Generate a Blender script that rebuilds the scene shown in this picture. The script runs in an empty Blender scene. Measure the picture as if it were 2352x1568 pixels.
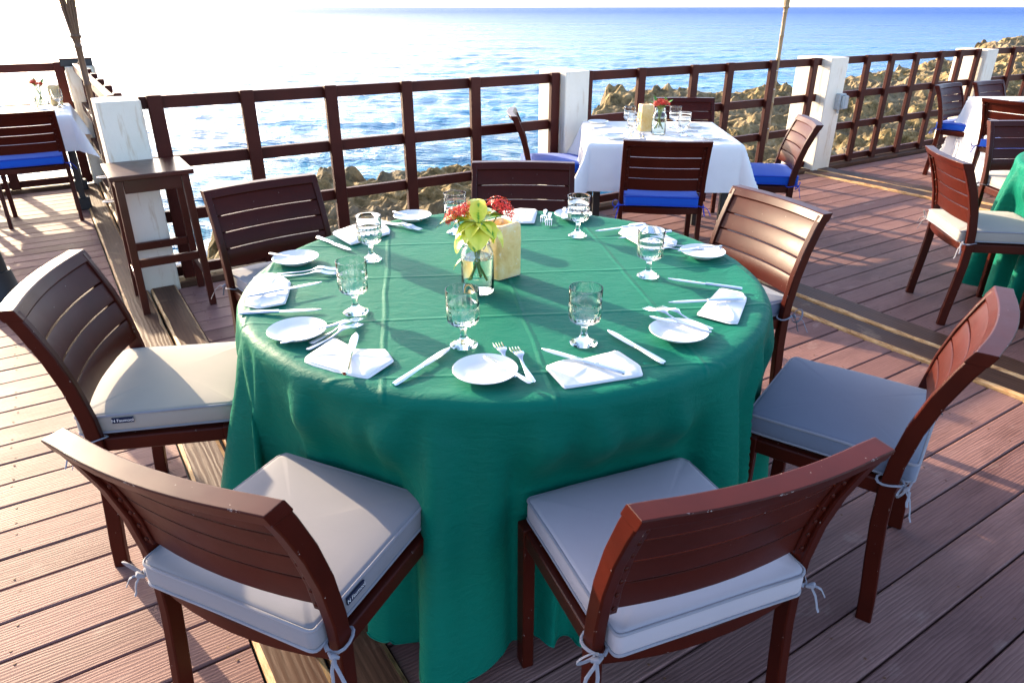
import bpy, bmesh, math, random
import numpy as np
from mathutils import Vector, Matrix
R = math.radians
random.seed(7); rng = np.random.default_rng(11)
scene = bpy.context.scene
col = scene.collection

# ------------------------------------------------------------------ camera, sky, sun, exposure
CAM_H, PITCH, FOC = 1.5, R(25.48), 1610.0          # focal length in pixels of a 2352-wide picture
cam_data = bpy.data.cameras.new('camera')
cam_data.sensor_width = 36.0; cam_data.lens = 36.0 * FOC / 2352.0
cam_data.clip_start = 0.05; cam_data.clip_end = 60000
cam = bpy.data.objects.new('camera', cam_data); col.objects.link(cam)
cam.location = (0, 0, CAM_H); cam.rotation_euler = (R(90) - PITCH, 0, 0)
scene.camera = cam
SUN_AZ, SUN_EL = R(136.0), R(17.0)                  # azimuth measured from +X towards +Y
world = bpy.data.worlds.new('World'); scene.world = world; world.use_nodes = True
wn = world.node_tree; wn.nodes.clear()
sky = wn.nodes.new('ShaderNodeTexSky'); sky.sky_type = 'NISHITA'; sky.sun_disc = False
sky.sun_elevation = SUN_EL; sky.sun_rotation = R(90) - SUN_AZ
sky.air_density = 0.55; sky.dust_density = 1.5; sky.ozone_density = 0.0
bg = wn.nodes.new('ShaderNodeBackground'); bg.inputs['Strength'].default_value = 0.15
wo = wn.nodes.new('ShaderNodeOutputWorld')
wn.links.new(sky.outputs[0], bg.inputs[0]); wn.links.new(bg.outputs[0], wo.inputs[0])
sd = bpy.data.lights.new('sun', 'SUN'); sd.energy = 3.1; sd.angle = R(0.5); sd.color = (1.0, 0.80, 0.54)
sun = bpy.data.objects.new('sun', sd); col.objects.link(sun)
sdir = Vector((math.cos(SUN_AZ) * math.cos(SUN_EL), math.sin(SUN_AZ) * math.cos(SUN_EL), math.sin(SUN_EL)))
sun.rotation_euler = sdir.to_track_quat('Z', 'Y').to_euler(); sun.location = sdir * 30
scene.view_settings.view_transform = 'Standard'; scene.view_settings.look = 'None'
scene.view_settings.gamma = 1.0; scene.view_settings.use_curve_mapping = False
scene.view_settings.exposure = 2.2
scene.render.engine = 'CYCLES'
scene.cycles.max_bounces = 10; scene.cycles.transmission_bounces = 10; scene.cycles.transparent_max_bounces = 8

# ------------------------------------------------------------------ frames of reference
PHI = R(32.74)                                     # direction of railing and deck boards
C_, S_ = math.cos(PHI), math.sin(PHI)
def W(s, t, z=0.0): return (s * C_ - t * S_, s * S_ + t * C_, z)
def at(px, py, z=0.0):
    """where the view ray of a photo pixel (2352 wide) meets the level z"""
    x = (px - 1176) / FOC; u = (784 - py) / FOC
    ry = math.cos(PITCH) + u * math.sin(PITCH); rz = -math.sin(PITCH) + u * math.cos(PITCH)
    k = (z - CAM_H) / rz
    return Vector((x * k, ry * k, z))

# ------------------------------------------------------------------ materials
MATS = {}
class NT:
    def __init__(s, name):
        s.m = bpy.data.materials.new(name); s.m.use_nodes = True; s.t = s.m.node_tree; s.t.nodes.clear()
        s.o = s.t.nodes.new('ShaderNodeOutputMaterial'); s.p = s.n('ShaderNodeBsdfPrincipled'); s.l(s.p, 0, s.o, 0)
        MATS[name] = s.m
    def n(s, k, **kw):
        a = s.t.nodes.new(k)
        for q, v in kw.items(): setattr(a, q, v)
        return a
    def l(s, a, i, b, j): s.t.links.new(a.outputs[i], b.inputs[j])
    def set(s, **kw):
        for k, v in kw.items():
            k = k.replace('_', ' ')
            s.p.inputs[k].default_value = v
    def coord(s, scale=(1, 1, 1), space='Object'):
        tc = s.n('ShaderNodeTexCoord'); mp = s.n('ShaderNodeMapping'); mp.inputs['Scale'].default_value = scale
        s.l(tc, space, mp, 0); return mp
    def noise(s, src, scale, detail=4, rough=.55, dist=0):
        a = s.n('ShaderNodeTexNoise'); a.inputs['Scale'].default_value = scale; a.inputs['Detail'].default_value = detail
        a.inputs['Roughness'].default_value = rough; a.inputs['Distortion'].default_value = dist
        if src: s.l(src, 0, a, 0)
        return a
    def ramp(s, src, out, stops):
        r = s.n('ShaderNodeValToRGB'); e = r.color_ramp.elements
        while len(e) < len(stops): e.new(.5)
        for q, (p, c) in zip(e, stops): q.position = p; q.color = (*c, 1) if len(c) == 3 else c
        s.l(src, out, r, 0); return r
    def mix(s, fac, a, b, mode='MIX'):
        m = s.n('ShaderNodeMix', data_type='RGBA', blend_type=mode)
        for k, v in ((0, fac), (6, a), (7, b)):
            if isinstance(v, (int, float)): m.inputs[k].default_value = v
            elif isinstance(v, tuple): 
                if isinstance(v[0], (int, float)): m.inputs[k].default_value = (*v, 1)
                else: s.l(v[0], v[1], m, k)
            else: s.l(v, 0, m, k)
        return m
    def math(s, op, a, b=None):
        m = s.n('ShaderNodeMath', operation=op)
        for k, v in ((0, a), (1, b)):
            if v is None: continue
            if isinstance(v, (int, float)): m.inputs[k].default_value = v
            elif isinstance(v, tuple): s.l(v[0], v[1], m, k)
            else: s.l(v, 0, m, k)
        return m
    def color(s, node, out=None): s.l(node, out if out is not None else (2 if node.bl_idname == 'ShaderNodeMix' else 0), s.p, 'Base Color')
    def bump(s, h, out=0, strength=.3, dist=.002, normal=None):
        b = s.n('ShaderNodeBump'); b.inputs['Strength'].default_value = strength; b.inputs['Distance'].default_value = dist
        s.l(h, out, b, 'Height')
        if normal: s.l(normal, 0, b, 'Normal')
        s.l(b, 0, s.p, 'Normal'); return b
    def edge(s, radius, lo=.9):
        """1 near sharp edges (bevelled normal differs from the true one)"""
        bv = s.n('ShaderNodeBevel', samples=4); bv.inputs['Radius'].default_value = radius
        g = s.n('ShaderNodeNewGeometry'); d = s.n('ShaderNodeVectorMath', operation='DOT_PRODUCT')
        s.l(bv, 0, d, 0); s.l(g, 'Normal', d, 1)
        return bv, s.math('LESS_THAN', (d, 'Value'), lo)

def paint(name, c1, c2, rough, chip=(.62, .55, .5), chip_amt=.60, spec=.5, scale=6):
    k = NT(name); co = k.coord(); n1 = k.noise(co, scale, 5, .6)
    base = k.mix(k.ramp(n1, 0, [(.3, (0, 0, 0)), (.7, (1, 1, 1))]), c1, c2)
    bv, e = k.edge(.0035, .93); n2 = k.noise(co, 42, 3, .7)
    m = k.math('MULTIPLY', e, k.math('GREATER_THAN', (n2, 0), chip_amt))
    n4 = k.noise(co, 130, 1, .5); sp = k.math('GREATER_THAN', (n4, 0), .80)
    m = k.math('MAXIMUM', m, k.math('MULTIPLY', sp, .35))
    f = k.mix(m, (base, 2), chip); k.color(f)
    n3 = k.noise(co, 18, 4, .6); rr = k.n('ShaderNodeMapRange'); k.l(n3, 0, rr, 0)
    rr.inputs[3].default_value = rough - .07; rr.inputs[4].default_value = rough + .1; k.l(rr, 0, k.p, 'Roughness')
    n5 = k.noise(co, 260, 2, .5); k.bump(n5, 0, .05, .0006, bv)
    k.set(Specular_IOR_Level=spec); return k
paint('chair_paint', (.036, .0038, .0015), (.056, .0062, .0025), .33, chip_amt=.66, spec=.19)
paint('slat_paint', (.040, .0046, .0020), (.062, .0078, .0034), .38, chip_amt=.74, spec=.16)
paint('stool_paint', (.045, .0065, .003), (.065, .010, .005), .30, chip_amt=.75, spec=.5)
paint('rail_paint', (.036, .0040, .0018), (.066, .0095, .0045), .5, chip=(.22, .08, .04), chip_amt=.66, scale=3, spec=.2)
paint('dark_metal', (.012, .012, .013), (.02, .02, .022), .4, chip_amt=.9)
paint('rubber_black', (.008, .008, .009), (.014, .014, .015), .55, chip_amt=.95)

def deck_mat(name, c1, c2, c3, wear, rough, grain=1.0):
    k = NT(name); oi = k.n('ShaderNodeObjectInfo'); tc = k.n('ShaderNodeTexCoord')
    off = k.n('ShaderNodeVectorMath', operation='ADD'); sc = k.n('ShaderNodeVectorMath', operation='SCALE')
    k.l(oi, 'Random', sc, 0); sc.inputs[0].default_value = (1, 1, 1)
    cx = k.n('ShaderNodeCombineXYZ'); mm = k.math('MULTIPLY', (oi, 'Random'), 37.0)
    k.l(mm, 0, cx, 0); k.l(mm, 0, cx, 1); k.l(tc, 'Object', off, 0); k.l(cx, 0, off, 1)
    def mp(s):
        m = k.n('ShaderNodeMapping'); m.inputs['Scale'].default_value = s; k.l(off, 0, m, 0); return m
    wv = k.n('ShaderNodeTexWave', wave_type='BANDS', bands_direction='Y'); wv.inputs['Scale'].default_value = 30 * grain
    wv.inputs['Distortion'].default_value = 6; wv.inputs['Detail'].default_value = 2.5; wv.inputs['Detail Scale'].default_value = 1.6
    k.l(mp((.13, 1, 1)), 0, wv, 0)
    fine = k.noise(mp((1.2, 70, 1)), 3, 4, .65); blot = k.noise(mp((1, 2.2, 1)), 1.7, 4, .6); st = k.noise(mp((1, 1.5, 1)), 5, 5, .65, .4)
    base = k.mix(k.ramp(blot, 0, [(.35, (0, 0, 0)), (.68, (1, 1, 1))]), c1, c2)
    base = k.mix(k.math('MULTIPLY', (oi, 'Random'), .8), (base, 2), c3)
    dirt = k.noise(mp((.8, 2.5, 1)), 2.3, 6, .7, .5); base = k.mix(.5, (base, 2), (k.ramp(dirt, 0, [(.36, (.55, .5, .5)), (.52, (1, 1, 1))]), 0), 'MULTIPLY')
    g = k.mix(k.ramp(wv, 1, [(.0, (.62, .58, .56)), (.35, (1, 1, 1)), (1, (1.04, 1.03, 1.02))]), (0, 0, 0), (1, 1, 1))
    base = k.mix(.5, (base, 2), (k.ramp(wv, 1, [(.0, (.62, .58, .58)), (.22, (1, 1, 1)), (1, (1.05, 1.03, 1.02))]), 0), 'MULTIPLY')
    base = k.mix(.6, (base, 2), (k.ramp(fine, 0, [(.3, (.62, .6, .6)), (.6, (1, 1, 1))]), 0), 'MULTIPLY')
    base = k.mix(k.ramp(st, 0, [(.60, (0, 0, 0)), (.74, (.45, .45, .45))]), (base, 2), wear)
    k.color(base)
    rr = k.n('ShaderNodeMapRange'); k.l(blot, 0, rr, 0); rr.inputs[3].default_value = rough - .1; rr.inputs[4].default_value = rough + .12
    k.l(rr, 0, k.p, 'Roughness'); k.set(Specular_IOR_Level=.16)
    h = k.math('ADD', k.math('MULTIPLY', (wv, 1), .7), k.math('MULTIPLY', (fine, 0), .6)); k.bump(h, 0, .4, .0018)
deck_mat('deck_board', (.245, .126, .108), (.315, .176, .154), (.170, .084, .077), (.37, .26, .225), .62)
deck_mat('old_timber', (.085, .038, .022), (.150, .074, .043), (.066, .030, .021), (.36, .24, .15), .50, .55)

k = NT('timber_edge'); co = k.coord((2, 9, 9)); n = k.noise(co, 6, 5, .7)
k.color(k.ramp(n, 0, [(.34, (.14, .06, .025)), (.46, (.42, .23, .09)), (.66, (.62, .42, .22))])); k.set(Roughness=.7); k.bump(n, 0, .6, .004)
k = NT('rust_screw'); n = k.noise(k.coord(), 300, 2); k.color(k.ramp(n, 0, [(.4, (.10, .035, .015)), (.7, (.22, .09, .04))])); k.set(Roughness=.7)

def fabric(name, c, rough=.85, weave=900, bump=.25, sheen=.15, vary=.08, soft=1.0):
    k = NT(name); co = k.coord(); n1 = k.noise(co, 5, 4, .6)
    a = tuple(x * (1 - vary) for x in c); b = tuple(min(1, x * (1 + vary)) for x in c)
    k.color(k.mix((n1, 0), a, b)); k.set(Roughness=rough, Sheen_Weight=sheen, Specular_IOR_Level=.25)
    wv = k.noise(co, weave, 1, .5); n2 = k.noise(co, 26, 3, .6); h = k.math('ADD', k.math('MULTIPLY', (wv, 0), .35), k.math('MULTIPLY', (n2, 0), 1.2 * soft)); k.bump(h, 0, bump, .0012); return k
fabric('cushion_grey', (.215, .208, .232)); fabric('cushion_lilac', (.38, .355, .395)); fabric('cushion_grey_shaded', (.145, .165, .225))  # last one: the grey with blue sky-lit shade put into its colour
fabric('cushion_pale_sunlit', (.33, .295, .26)); fabric('cushion_blue', (.006, .080, .48)); fabric('cushion_navy', (.006, .010, .040))  # first one: grey with sunlight's warmth put into the colour; also the pale cushions
fabric('piping_grey', (.24, .235, .27)); fabric('piping_blue', (.006, .045, .42)); fabric('cotton_white', (.80, .80, .80), weave=700); fabric('table_linen', (.86, .84, .82), weave=700, bump=.35)
k = NT('green_satin'); co = k.coord(); n1 = k.noise(co, 3, 5, .6)
k.color(k.mix((n1, 0), (.0, .112, .074), (.0, .156, .104)))
k.set(Roughness=.55, Specular_IOR_Level=.10, Sheen_Weight=.05, Sheen_Roughness=.4, Sheen_Tint=(.5, .95, .45, 1))
w1 = k.noise(co, 900, 1, .5); w2 = k.noise(k.coord((3, 5, 9)), 6, 5, .62, .6); hh = k.math('ADD', k.math('MULTIPLY', (w1, 0), .10), k.math('MULTIPLY', (w2, 0), 1.5))
sx = k.n('ShaderNodeSeparateXYZ'); wob = k.noise(co, 4, 3, .5); k.l(co, 0, sx, 0)
def crease(a, b_, dr, off, sp):
    d = k.math('SUBTRACT', k.math('SUBTRACT', (sx, a), off), k.math('MULTIPLY', (sx, b_), dr)); d = k.math('ADD', d, k.math('MULTIPLY', k.math('SUBTRACT', (wob, 0), .5), .018))
    pp = k.n('ShaderNodeMath', operation='PINGPONG'); k.l(d, 0, pp, 0); pp.inputs[1].default_value = sp / 2
    mr = k.n('ShaderNodeMapRange', interpolation_type='SMOOTHSTEP'); k.l(pp, 0, mr, 0); mr.inputs[1].default_value = 0; mr.inputs[2].default_value = .011; mr.inputs[3].default_value = 1; mr.inputs[4].default_value = 0
    return k.math('MULTIPLY', mr, k.math('ADD', (wob, 0), .25))
topm = k.math('GREATER_THAN', (sx, 2), .735)
cr = k.math('MULTIPLY', k.math('ADD', crease(0, 1, -.145, .008, .37), crease(1, 0, .10, .03, .33)), topm)
k.bump(k.math('ADD', hh, k.math('MULTIPLY', cr, 1.3)), 0, .55, .0045)

k = NT('stucco'); co = k.coord(); n1 = k.noise(co, 3, 6, .65); n2 = k.noise(co, 75, 4, .7)
st = k.noise(k.coord((7, 7, .9)), 2.2, 5, .7)
b = k.mix(k.ramp(n1, 0, [(.3, (0, 0, 0)), (.7, (1, 1, 1))]), (.80, .74, .63), (.72, .65, .53))
k.color(k.mix(k.ramp(st, 0, [(.55, (0, 0, 0)), (.72, (.75, .75, .75))]), (b, 2), (.46, .29, .12))); k.set(Roughness=.85); k.bump(n2, 0, .5, .003)
k = NT('porcelain'); k.set(Base_Color=(.83, .83, .82, 1), Roughness=.12, Specular_IOR_Level=.5, Coat_Weight=.3)
k = NT('steel'); k.set(Base_Color=(.80, .81, .83, 1), Metallic=1, Roughness=.14); n = k.noise(k.coord((30, 4, 4)), 20, 3); k.bump(n, 0, .03, .0005)
k = NT('glass'); k.set(Base_Color=(.97, .99, .985, 1), Roughness=.015, Transmission_Weight=1, IOR=1.45)
k = NT('jar_glass'); k.set(Base_Color=(.95, .99, .96, 1), Roughness=.02, Transmission_Weight=1, IOR=1.45)
k = NT('jar_water'); k.set(Base_Color=(.93, .98, .92, 1), Roughness=.0, Transmission_Weight=1, IOR=1.33)
k = NT('onyx'); co = k.coord(); n1 = k.noise(co, 14, 6, .65, .6); n2 = k.noise(co, 46, 4, .7); bv, e = k.edge(.006, .97)
b = k.ramp(n1, 0, [(.3, (.66, .38, .11)), (.48, (.80, .55, .22)), (.7, (.86, .70, .42))])
b = k.mix(k.ramp(n2, 0, [(.60, (0, 0, 0)), (.7, (1, 1, 1))]), (b, 0), (.85, .78, .62)); b = k.mix(k.math('MULTIPLY', e, .75), (b, 2), (.86, .82, .72)); k.color(b)
k.set(Roughness=.4, Subsurface_Weight=.35, Subsurface_Radius=(.03, .02, .01)); k.bump(n2, 0, .35, .003, bv)
k = NT('leaf'); co = k.coord(); oi = k.n('ShaderNodeObjectInfo'); n1 = k.noise(co, 34, 3, .5, 1.2)
sep = k.n('ShaderNodeSeparateXYZ'); tc = k.n('ShaderNodeTexCoord'); k.l(tc, 'UV', sep, 0)
ctr = k.math('ABSOLUTE', k.math('SUBTRACT', (sep, 1), .5)); fac = k.math('ADD', k.math('MULTIPLY', ctr, .9), k.math('MULTIPLY', (n1, 0), .75))
fac = k.math('ADD', fac, k.math('MULTIPLY', k.math('SUBTRACT', (oi, 'Random'), .5), .45))
k.color(k.ramp(fac, 0, [(.44, (.13, .32, .010)), (.52, (.60, .62, .035)), (.8, (.78, .72, .08))])); k.set(Roughness=.3, Specular_IOR_Level=.5, Transmission_Weight=.0, Subsurface_Weight=.2, Subsurface_Radius=(.01, .01, .003))
k = NT('leaf_green'); k.set(Base_Color=(.09, .25, .02, 1), Roughness=.35)
k = NT('stem'); k.set(Base_Color=(.16, .22, .03, 1), Roughness=.5)
k = NT('ixora_red'); k.set(Base_Color=(.80, .035, .015, 1), Roughness=.45, Subsurface_Weight=.1)
k = NT('ixora_stalk'); k.set(Base_Color=(.22, .02, .012, 1), Roughness=.5)
k = NT('bamboo'); co = k.coord((9, 9, 1)); n = k.noise(co, 9, 4, .6); k.color(k.ramp(n, 0, [(.3, (.20, .11, .05)), (.6, (.42, .28, .14)), (.8, (.5, .38, .22))])); k.set(Roughness=.5)
k = NT('bamboo_dark'); co = k.coord((9, 9, 1)); n = k.noise(co, 9, 4, .6); k.color(k.ramp(n, 0, [(.3, (.07, .035, .018)), (.7, (.17, .09, .045))])); k.set(Roughness=.55)
k = NT('tie_white'); k.set(Base_Color=(.75, .75, .75, 1), Roughness=.4)
k = NT('box_grey'); n = k.noise(k.coord(), 30, 4); k.color(k.ramp(n, 0, [(.3, (.36, .38, .38)), (.7, (.5, .52, .52))])); k.set(Roughness=.45, Specular_IOR_Level=.5)
k = NT('box_clear'); k.set(Base_Color=(.62, .66, .66, 1), Roughness=.25, Transmission_Weight=.45, IOR=1.4)
k = NT('white_print'); k.set(Base_Color=(.85, .85, .85, 1), Roughness=.6)
k = NT('rock'); co = k.coord(); n1 = k.noise(co, .35, 6, .62); n2 = k.noise(co, 2.6, 9, .78, .5); vo = k.n('ShaderNodeTexVoronoi', feature='F1'); vo.inputs['Scale'].default_value = 3.5; k.l(co, 0, vo, 0)
b = k.ramp(n2, 0, [(.34, (.025, .018, .006)), (.43, (.13, .090, .030)), (.54, (.30, .210, .085)), (.70, (.50, .41, .25))])
b = k.mix(k.ramp(n1, 0, [(.42, (0, 0, 0)), (.62, (.6, .6, .6))]), (b, 0), (.20, .165, .125))
at_ = k.n('ShaderNodeAttribute', attribute_name='wet'); b = k.mix((at_, 2), (b, 2), (.05, .042, .028)); k.color(b); k.set(Roughness=.88, Specular_IOR_Level=.25)
k.bump(k.math('ADD', (n2, 0), k.math('MULTIPLY', (vo, 0), .5)), 0, .9, .10)
k = NT('sea'); tc = k.n('ShaderNodeNewGeometry'); 
def pm(sc):
    m = k.n('ShaderNodeMapping'); m.inputs['Scale'].default_value = sc; m.inputs['Rotation'].default_value = (0, 0, R(-12)); k.l(tc, 'Position', m, 0); return m
a1 = k.noise(pm((.55, 1.5, 1)), 1.1, 6, .62, .3); a2 = k.noise(pm((.25, .80, 1)), .34, 6, .66, .3); a3 = k.noise(pm((.5, 1.2, 1)), .03, 4, .6)
dist = k.n('ShaderNodeAttribute', attribute_name='deep'); fo = k.n('ShaderNodeAttribute', attribute_name='foam')
b = k.ramp(dist, 2, [(0, (.05, .28, .34)), (.3, (.022, .23, .46)), (.6, (.014, .125, .46)), (1, (.018, .075, .38))])
b = k.mix(k.ramp(a2, 0, [(.38, (0, 0, 0)), (.66, (.85, .85, .85))]), (b, 0), (.003, .075, .21))  # dark streaks paint the shadows of the waves into the water colour
fn = k.noise(pm((1, 1.6, 1)), 2.6, 6, .7, .8); ff = k.math('GREATER_THAN', k.math('ADD', (fn, 0), k.math('MULTIPLY', (fo, 2), .33)), .70)
b = k.mix(ff, (b, 2), (.78, .82, .82)); k.color(b); k.set(IOR=1.33)
rf = k.n('ShaderNodeMapRange'); k.l(dist, 2, rf, 0); rf.inputs[3].default_value = .10; rf.inputs[4].default_value = .34   # distant waves blur: more slopes per point
k.l(k.math('ADD', k.math('MULTIPLY', ff, .5), rf), 0, k.p, 'Roughness')
sf = k.n('ShaderNodeMapRange'); k.l(dist, 2, sf, 0); sf.inputs[3].default_value = .20; sf.inputs[4].default_value = .02   # and they turn facets away from grazing
k.l(sf, 0, k.p, 'Specular IOR Level')
h = k.math('ADD', k.math('MULTIPLY', (a1, 0), .55), k.math('MULTIPLY', (a2, 0), 1.6)); h = k.math('ADD', h, k.math('MULTIPLY', (a3, 0), 3.0)); k.bump(h, 0, 1.0, .55)

# ------------------------------------------------------------------ mesh helpers
class MB:
    def __init__(s): s.v = []; s.f = []; s.sm = False; s.uv = None
    def add(s, vs, fs):
        o = len(s.v); s.v += [tuple(v) for v in vs]; s.f += [tuple(i + o for i in f) for f in fs]; return s
    def box(s, x0, x1, y0, y1, z0, z1, c=0.0):
        """box with its four top edges (and verticals) chamfered by c"""
        if c <= 0:
            v = [(x, y, z) for z in (z0, z1) for x, y in ((x0, y0), (x1, y0), (x1, y1), (x0, y1))]
            return s.add(v, [(3, 2, 1, 0), (4, 5, 6, 7), (0, 1, 5, 4), (1, 2, 6, 5), (2, 3, 7, 6), (3, 0, 4, 7)])
        def oct_(d, z): return [(x0 + d + c, y0 + d, z), (x1 - d - c, y0 + d, z), (x1 - d, y0 + d + c, z), (x1 - d, y1 - d - c, z), (x1 - d - c, y1 - d, z), (x0 + d + c, y1 - d, z), (x0 + d, y1 - d - c, z), (x0 + d, y0 + d + c, z)]
        v = oct_(c * .6, z0) + oct_(0, z0 + c * .6) + oct_(0, z1 - c * .6) + oct_(c * .6, z1)
        f = [tuple(range(7, -1, -1)), tuple(range(24, 32))]
        for r in range(3): f += [(r * 8 + i, r * 8 + (i + 1) % 8, r * 8 + 8 + (i + 1) % 8, r * 8 + 8 + i) for i in range(8)]
        return s.add(v, f)
    def rings(s, rings, cap=True, closed=False):
        n = len(rings[0]); o = len(s.v); m = len(rings)
        for r in rings: s.v += [tuple(p) for p in r]
        for i in range(m if closed else m - 1):
            a = o + i * n; b = o + ((i + 1) % m) * n
            for j in range(n): s.f.append((a + j, a + (j + 1) % n, b + (j + 1) % n, b + j))
        if cap and not closed: s.f.append(tuple(range(o + n - 1, o - 1, -1))); s.f.append(tuple(o + (m - 1) * n + j for j in range(n)))
        return s
    def tube(s, pts, r, n=8, cap=True, closed=False, flat=1.0):
        P = [Vector(p) for p in pts]; rr = r if hasattr(r, '__len__') else [r] * len(P); out = []; nrm = None
        for i, p in enumerate(P):
            if closed: t = (P[(i + 1) % len(P)] - P[i - 1])
            else: t = P[min(i + 1, len(P) - 1)] - P[max(i - 1, 0)]
            t.normalize()
            if nrm is None:
                a = Vector((0, 0, 1)) if abs(t.z) < .9 else Vector((1, 0, 0)); nrm = t.cross(a).normalized()
            nrm = (nrm - t * nrm.dot(t)).normalized(); b = t.cross(nrm)
            out.append([p + (nrm * math.cos(q) + b * math.sin(q) * flat) * rr[i] for q in (2 * math.pi * j / n for j in range(n))])
        return s.rings(out, cap, closed)
    def sweep(s, pts, side, w, d, c=.003):
        """rectangular bar (chamfered corners) along pts; side = direction of w"""
        P = [Vector(p) for p in pts]; side = Vector(side); out = []
        for i, p in enumerate(P):
            t = (P[min(i + 1, len(P) - 1)] - P[max(i - 1, 0)]).normalized(); n = t.cross(side).normalized(); sd = n.cross(t)
            a, b = w / 2, d / 2
            out.append([p + sd * x + n * y for x, y in ((-a + c, -b), (a - c, -b), (a, -b + c), (a, b - c), (a - c, b), (-a + c, b), (-a, b - c), (-a, -b + c))])
        return s.rings(out)
    def lathe(s, prof, n=32, mod=None, closed=True):
        rings = []
        for i, (r, z) in enumerate(prof):
            rings.append([(r * (mod(i, j / n) if mod else 1) * math.cos(2 * math.pi * j / n), r * (mod(i, j / n) if mod else 1) * math.sin(2 * math.pi * j / n), z) for j in range(n)])
        return s.rings(rings, True)
    def xf(s, M):
        s.v = [tuple(M @ Vector(v)) for v in s.v]; return s
    def mesh(s, name, mat, smooth=35):
        me = bpy.data.meshes.new(name); me.from_pydata(s.v, [], s.f); me.update()
        if mat: me.materials.append(MATS[mat])
        if smooth:
            me.shade_smooth(); me.set_sharp_from_angle(angle=R(smooth))
        return me
def link(name, data, parent=None, loc=(0, 0, 0), rz=0.0, rot=None):
    o = bpy.data.objects.new(name, data); col.objects.link(o); o.location = loc
    o.rotation_euler = rot if rot else (0, 0, rz)
    if parent: o.parent = parent
    return o
def tag(o, label=None, cat=None, group=None, kind=None):
    for k_, v in (('label', label), ('category', cat), ('group', group), ('kind', kind)):
        if v: o[k_] = v
    return o
def root(name, label, cat, loc=(0, 0, 0), rz=0.0, group=None):
    return tag(link(name, None, None, loc, rz), label, cat, group)
def place(proto, name, label, cat, loc, rz, group=None):
    r = root(name, label, cat, loc, rz, group); made = []
    for (n_, me, par) in proto:
        o = link(n_, me, r if par is None else made[par]); made.append(o)
        if n_ == 'screws': o['kind'] = 'stuff'
    return r

# ------------------------------------------------------------------ numpy noise
def _h(ix, iy, seed): 
    n = (ix.astype(np.int64) * 374761393 + iy.astype(np.int64) * 668265263 + seed * 974711) & 0x7fffffff
    n = ((n ^ (n >> 13)) * 1274126177) & 0x7fffffff
    return ((n ^ (n >> 16)) & 0xffff) / 65535.0
def vnoise(x, y, seed=0):
    ix = np.floor(x); iy = np.floor(y); fx = x - ix; fy = y - iy; u = fx * fx * fx * (fx * (fx * 6 - 15) + 10); v = fy * fy * fy * (fy * (fy * 6 - 15) + 10)
    a = _h(ix, iy, seed); b = _h(ix + 1, iy, seed); c = _h(ix, iy + 1, seed); d = _h(ix + 1, iy + 1, seed)
    return (a + (b - a) * u) * (1 - v) + (c + (d - c) * u) * v
def fbm(x, y, o=5, seed=0, g=.5):
    s = 0; a = 1; t = 0
    for i in range(o):
        s = s + a * vnoise(x, y, seed + i); t += a; a *= g; x = x * 2.03 + 7.1; y = y * 2.03 - 3.7
    return s / t
def ridge(x, y, o=5, seed=0):
    s = 0; a = 1; t = 0
    for i in range(o):
        s = s + a * (1 - np.abs(2 * vnoise(x, y, seed + i) - 1)); t += a; a *= .55; x = x * 2.1 + 3.3; y = y * 2.1 + 9.2
    return s / t

def worley(x, y, seed):
    ix = np.floor(x); iy = np.floor(y); d1 = np.full(np.shape(x), 9.0)
    for a in (-1, 0, 1):
        for b in (-1, 0, 1):
            cx = ix + a; cy = iy + b; d1 = np.minimum(d1, np.hypot(cx + _h(cx, cy, seed) - x, cy + _h(cx, cy, seed + 50) - y))
    return d1
# ------------------------------------------------------------------ rocky shore and sea
SEA = -2.3
POLY_A = [(-4.7, 12.6), (-4.35, 14.2), (-3.9, 15.1), (-3.3, 15.4), (-2.95, 14.3), (-2.6, 15.3), (-1.7, 15.8), (-.8, 15.9), (.1, 15.9), (.8, 14.6), (.9, 11.5), (.6, 7.5), (-3.2, 7.0), (-4.6, 10.5)]
POLY_B = [(2.2, 22.4), (2.3, 20.6), (3.4, 19.0), (3.6, 14.5), (2.9, 10.5), (2.2, 4.5), (50, 4.5), (60, 50), (44, 48), (33, 45), (27, 42.5), (24.6, 40.5), (24.2, 37), (19, 31.5), (14, 27.5), (11.0, 24.6), (8.5, 24.0), (6.2, 22.9), (4, 23.2)]
def pdist(x, y, poly):
    d = np.full(x.shape, 1e9); ins = np.zeros(x.shape, bool)
    for i in range(len(poly)):
        (ax, ay), (bx, by) = poly[i - 1], poly[i]; ex, ey = bx - ax, by - ay
        t = np.clip(((x - ax) * ex + (y - ay) * ey) / (ex * ex + ey * ey), 0, 1)
        d = np.minimum(d, np.hypot(x - ax - t * ex, y - ay - t * ey))
        c = ((ay > y) != (by > y)) & (x < (bx - ax) * (y - ay) / (by - ay + 1e-12) + ax); ins ^= c
    return np.where(ins, d, -d)
def land(x, y):
    wx = (fbm(x * .8, y * .8, 3, 5) - .5) * 1.3; wy = (fbm(x * .8, y * .8, 3, 9) - .5) * 1.3
    return pdist(x + wx, y + wy, POLY_A), pdist(x + wx, y + wy, POLY_B)
def sstep(a, b, x): t = np.clip((x - a) / (b - a), 0, 1); return t * t * (3 - 2 * t)
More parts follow.
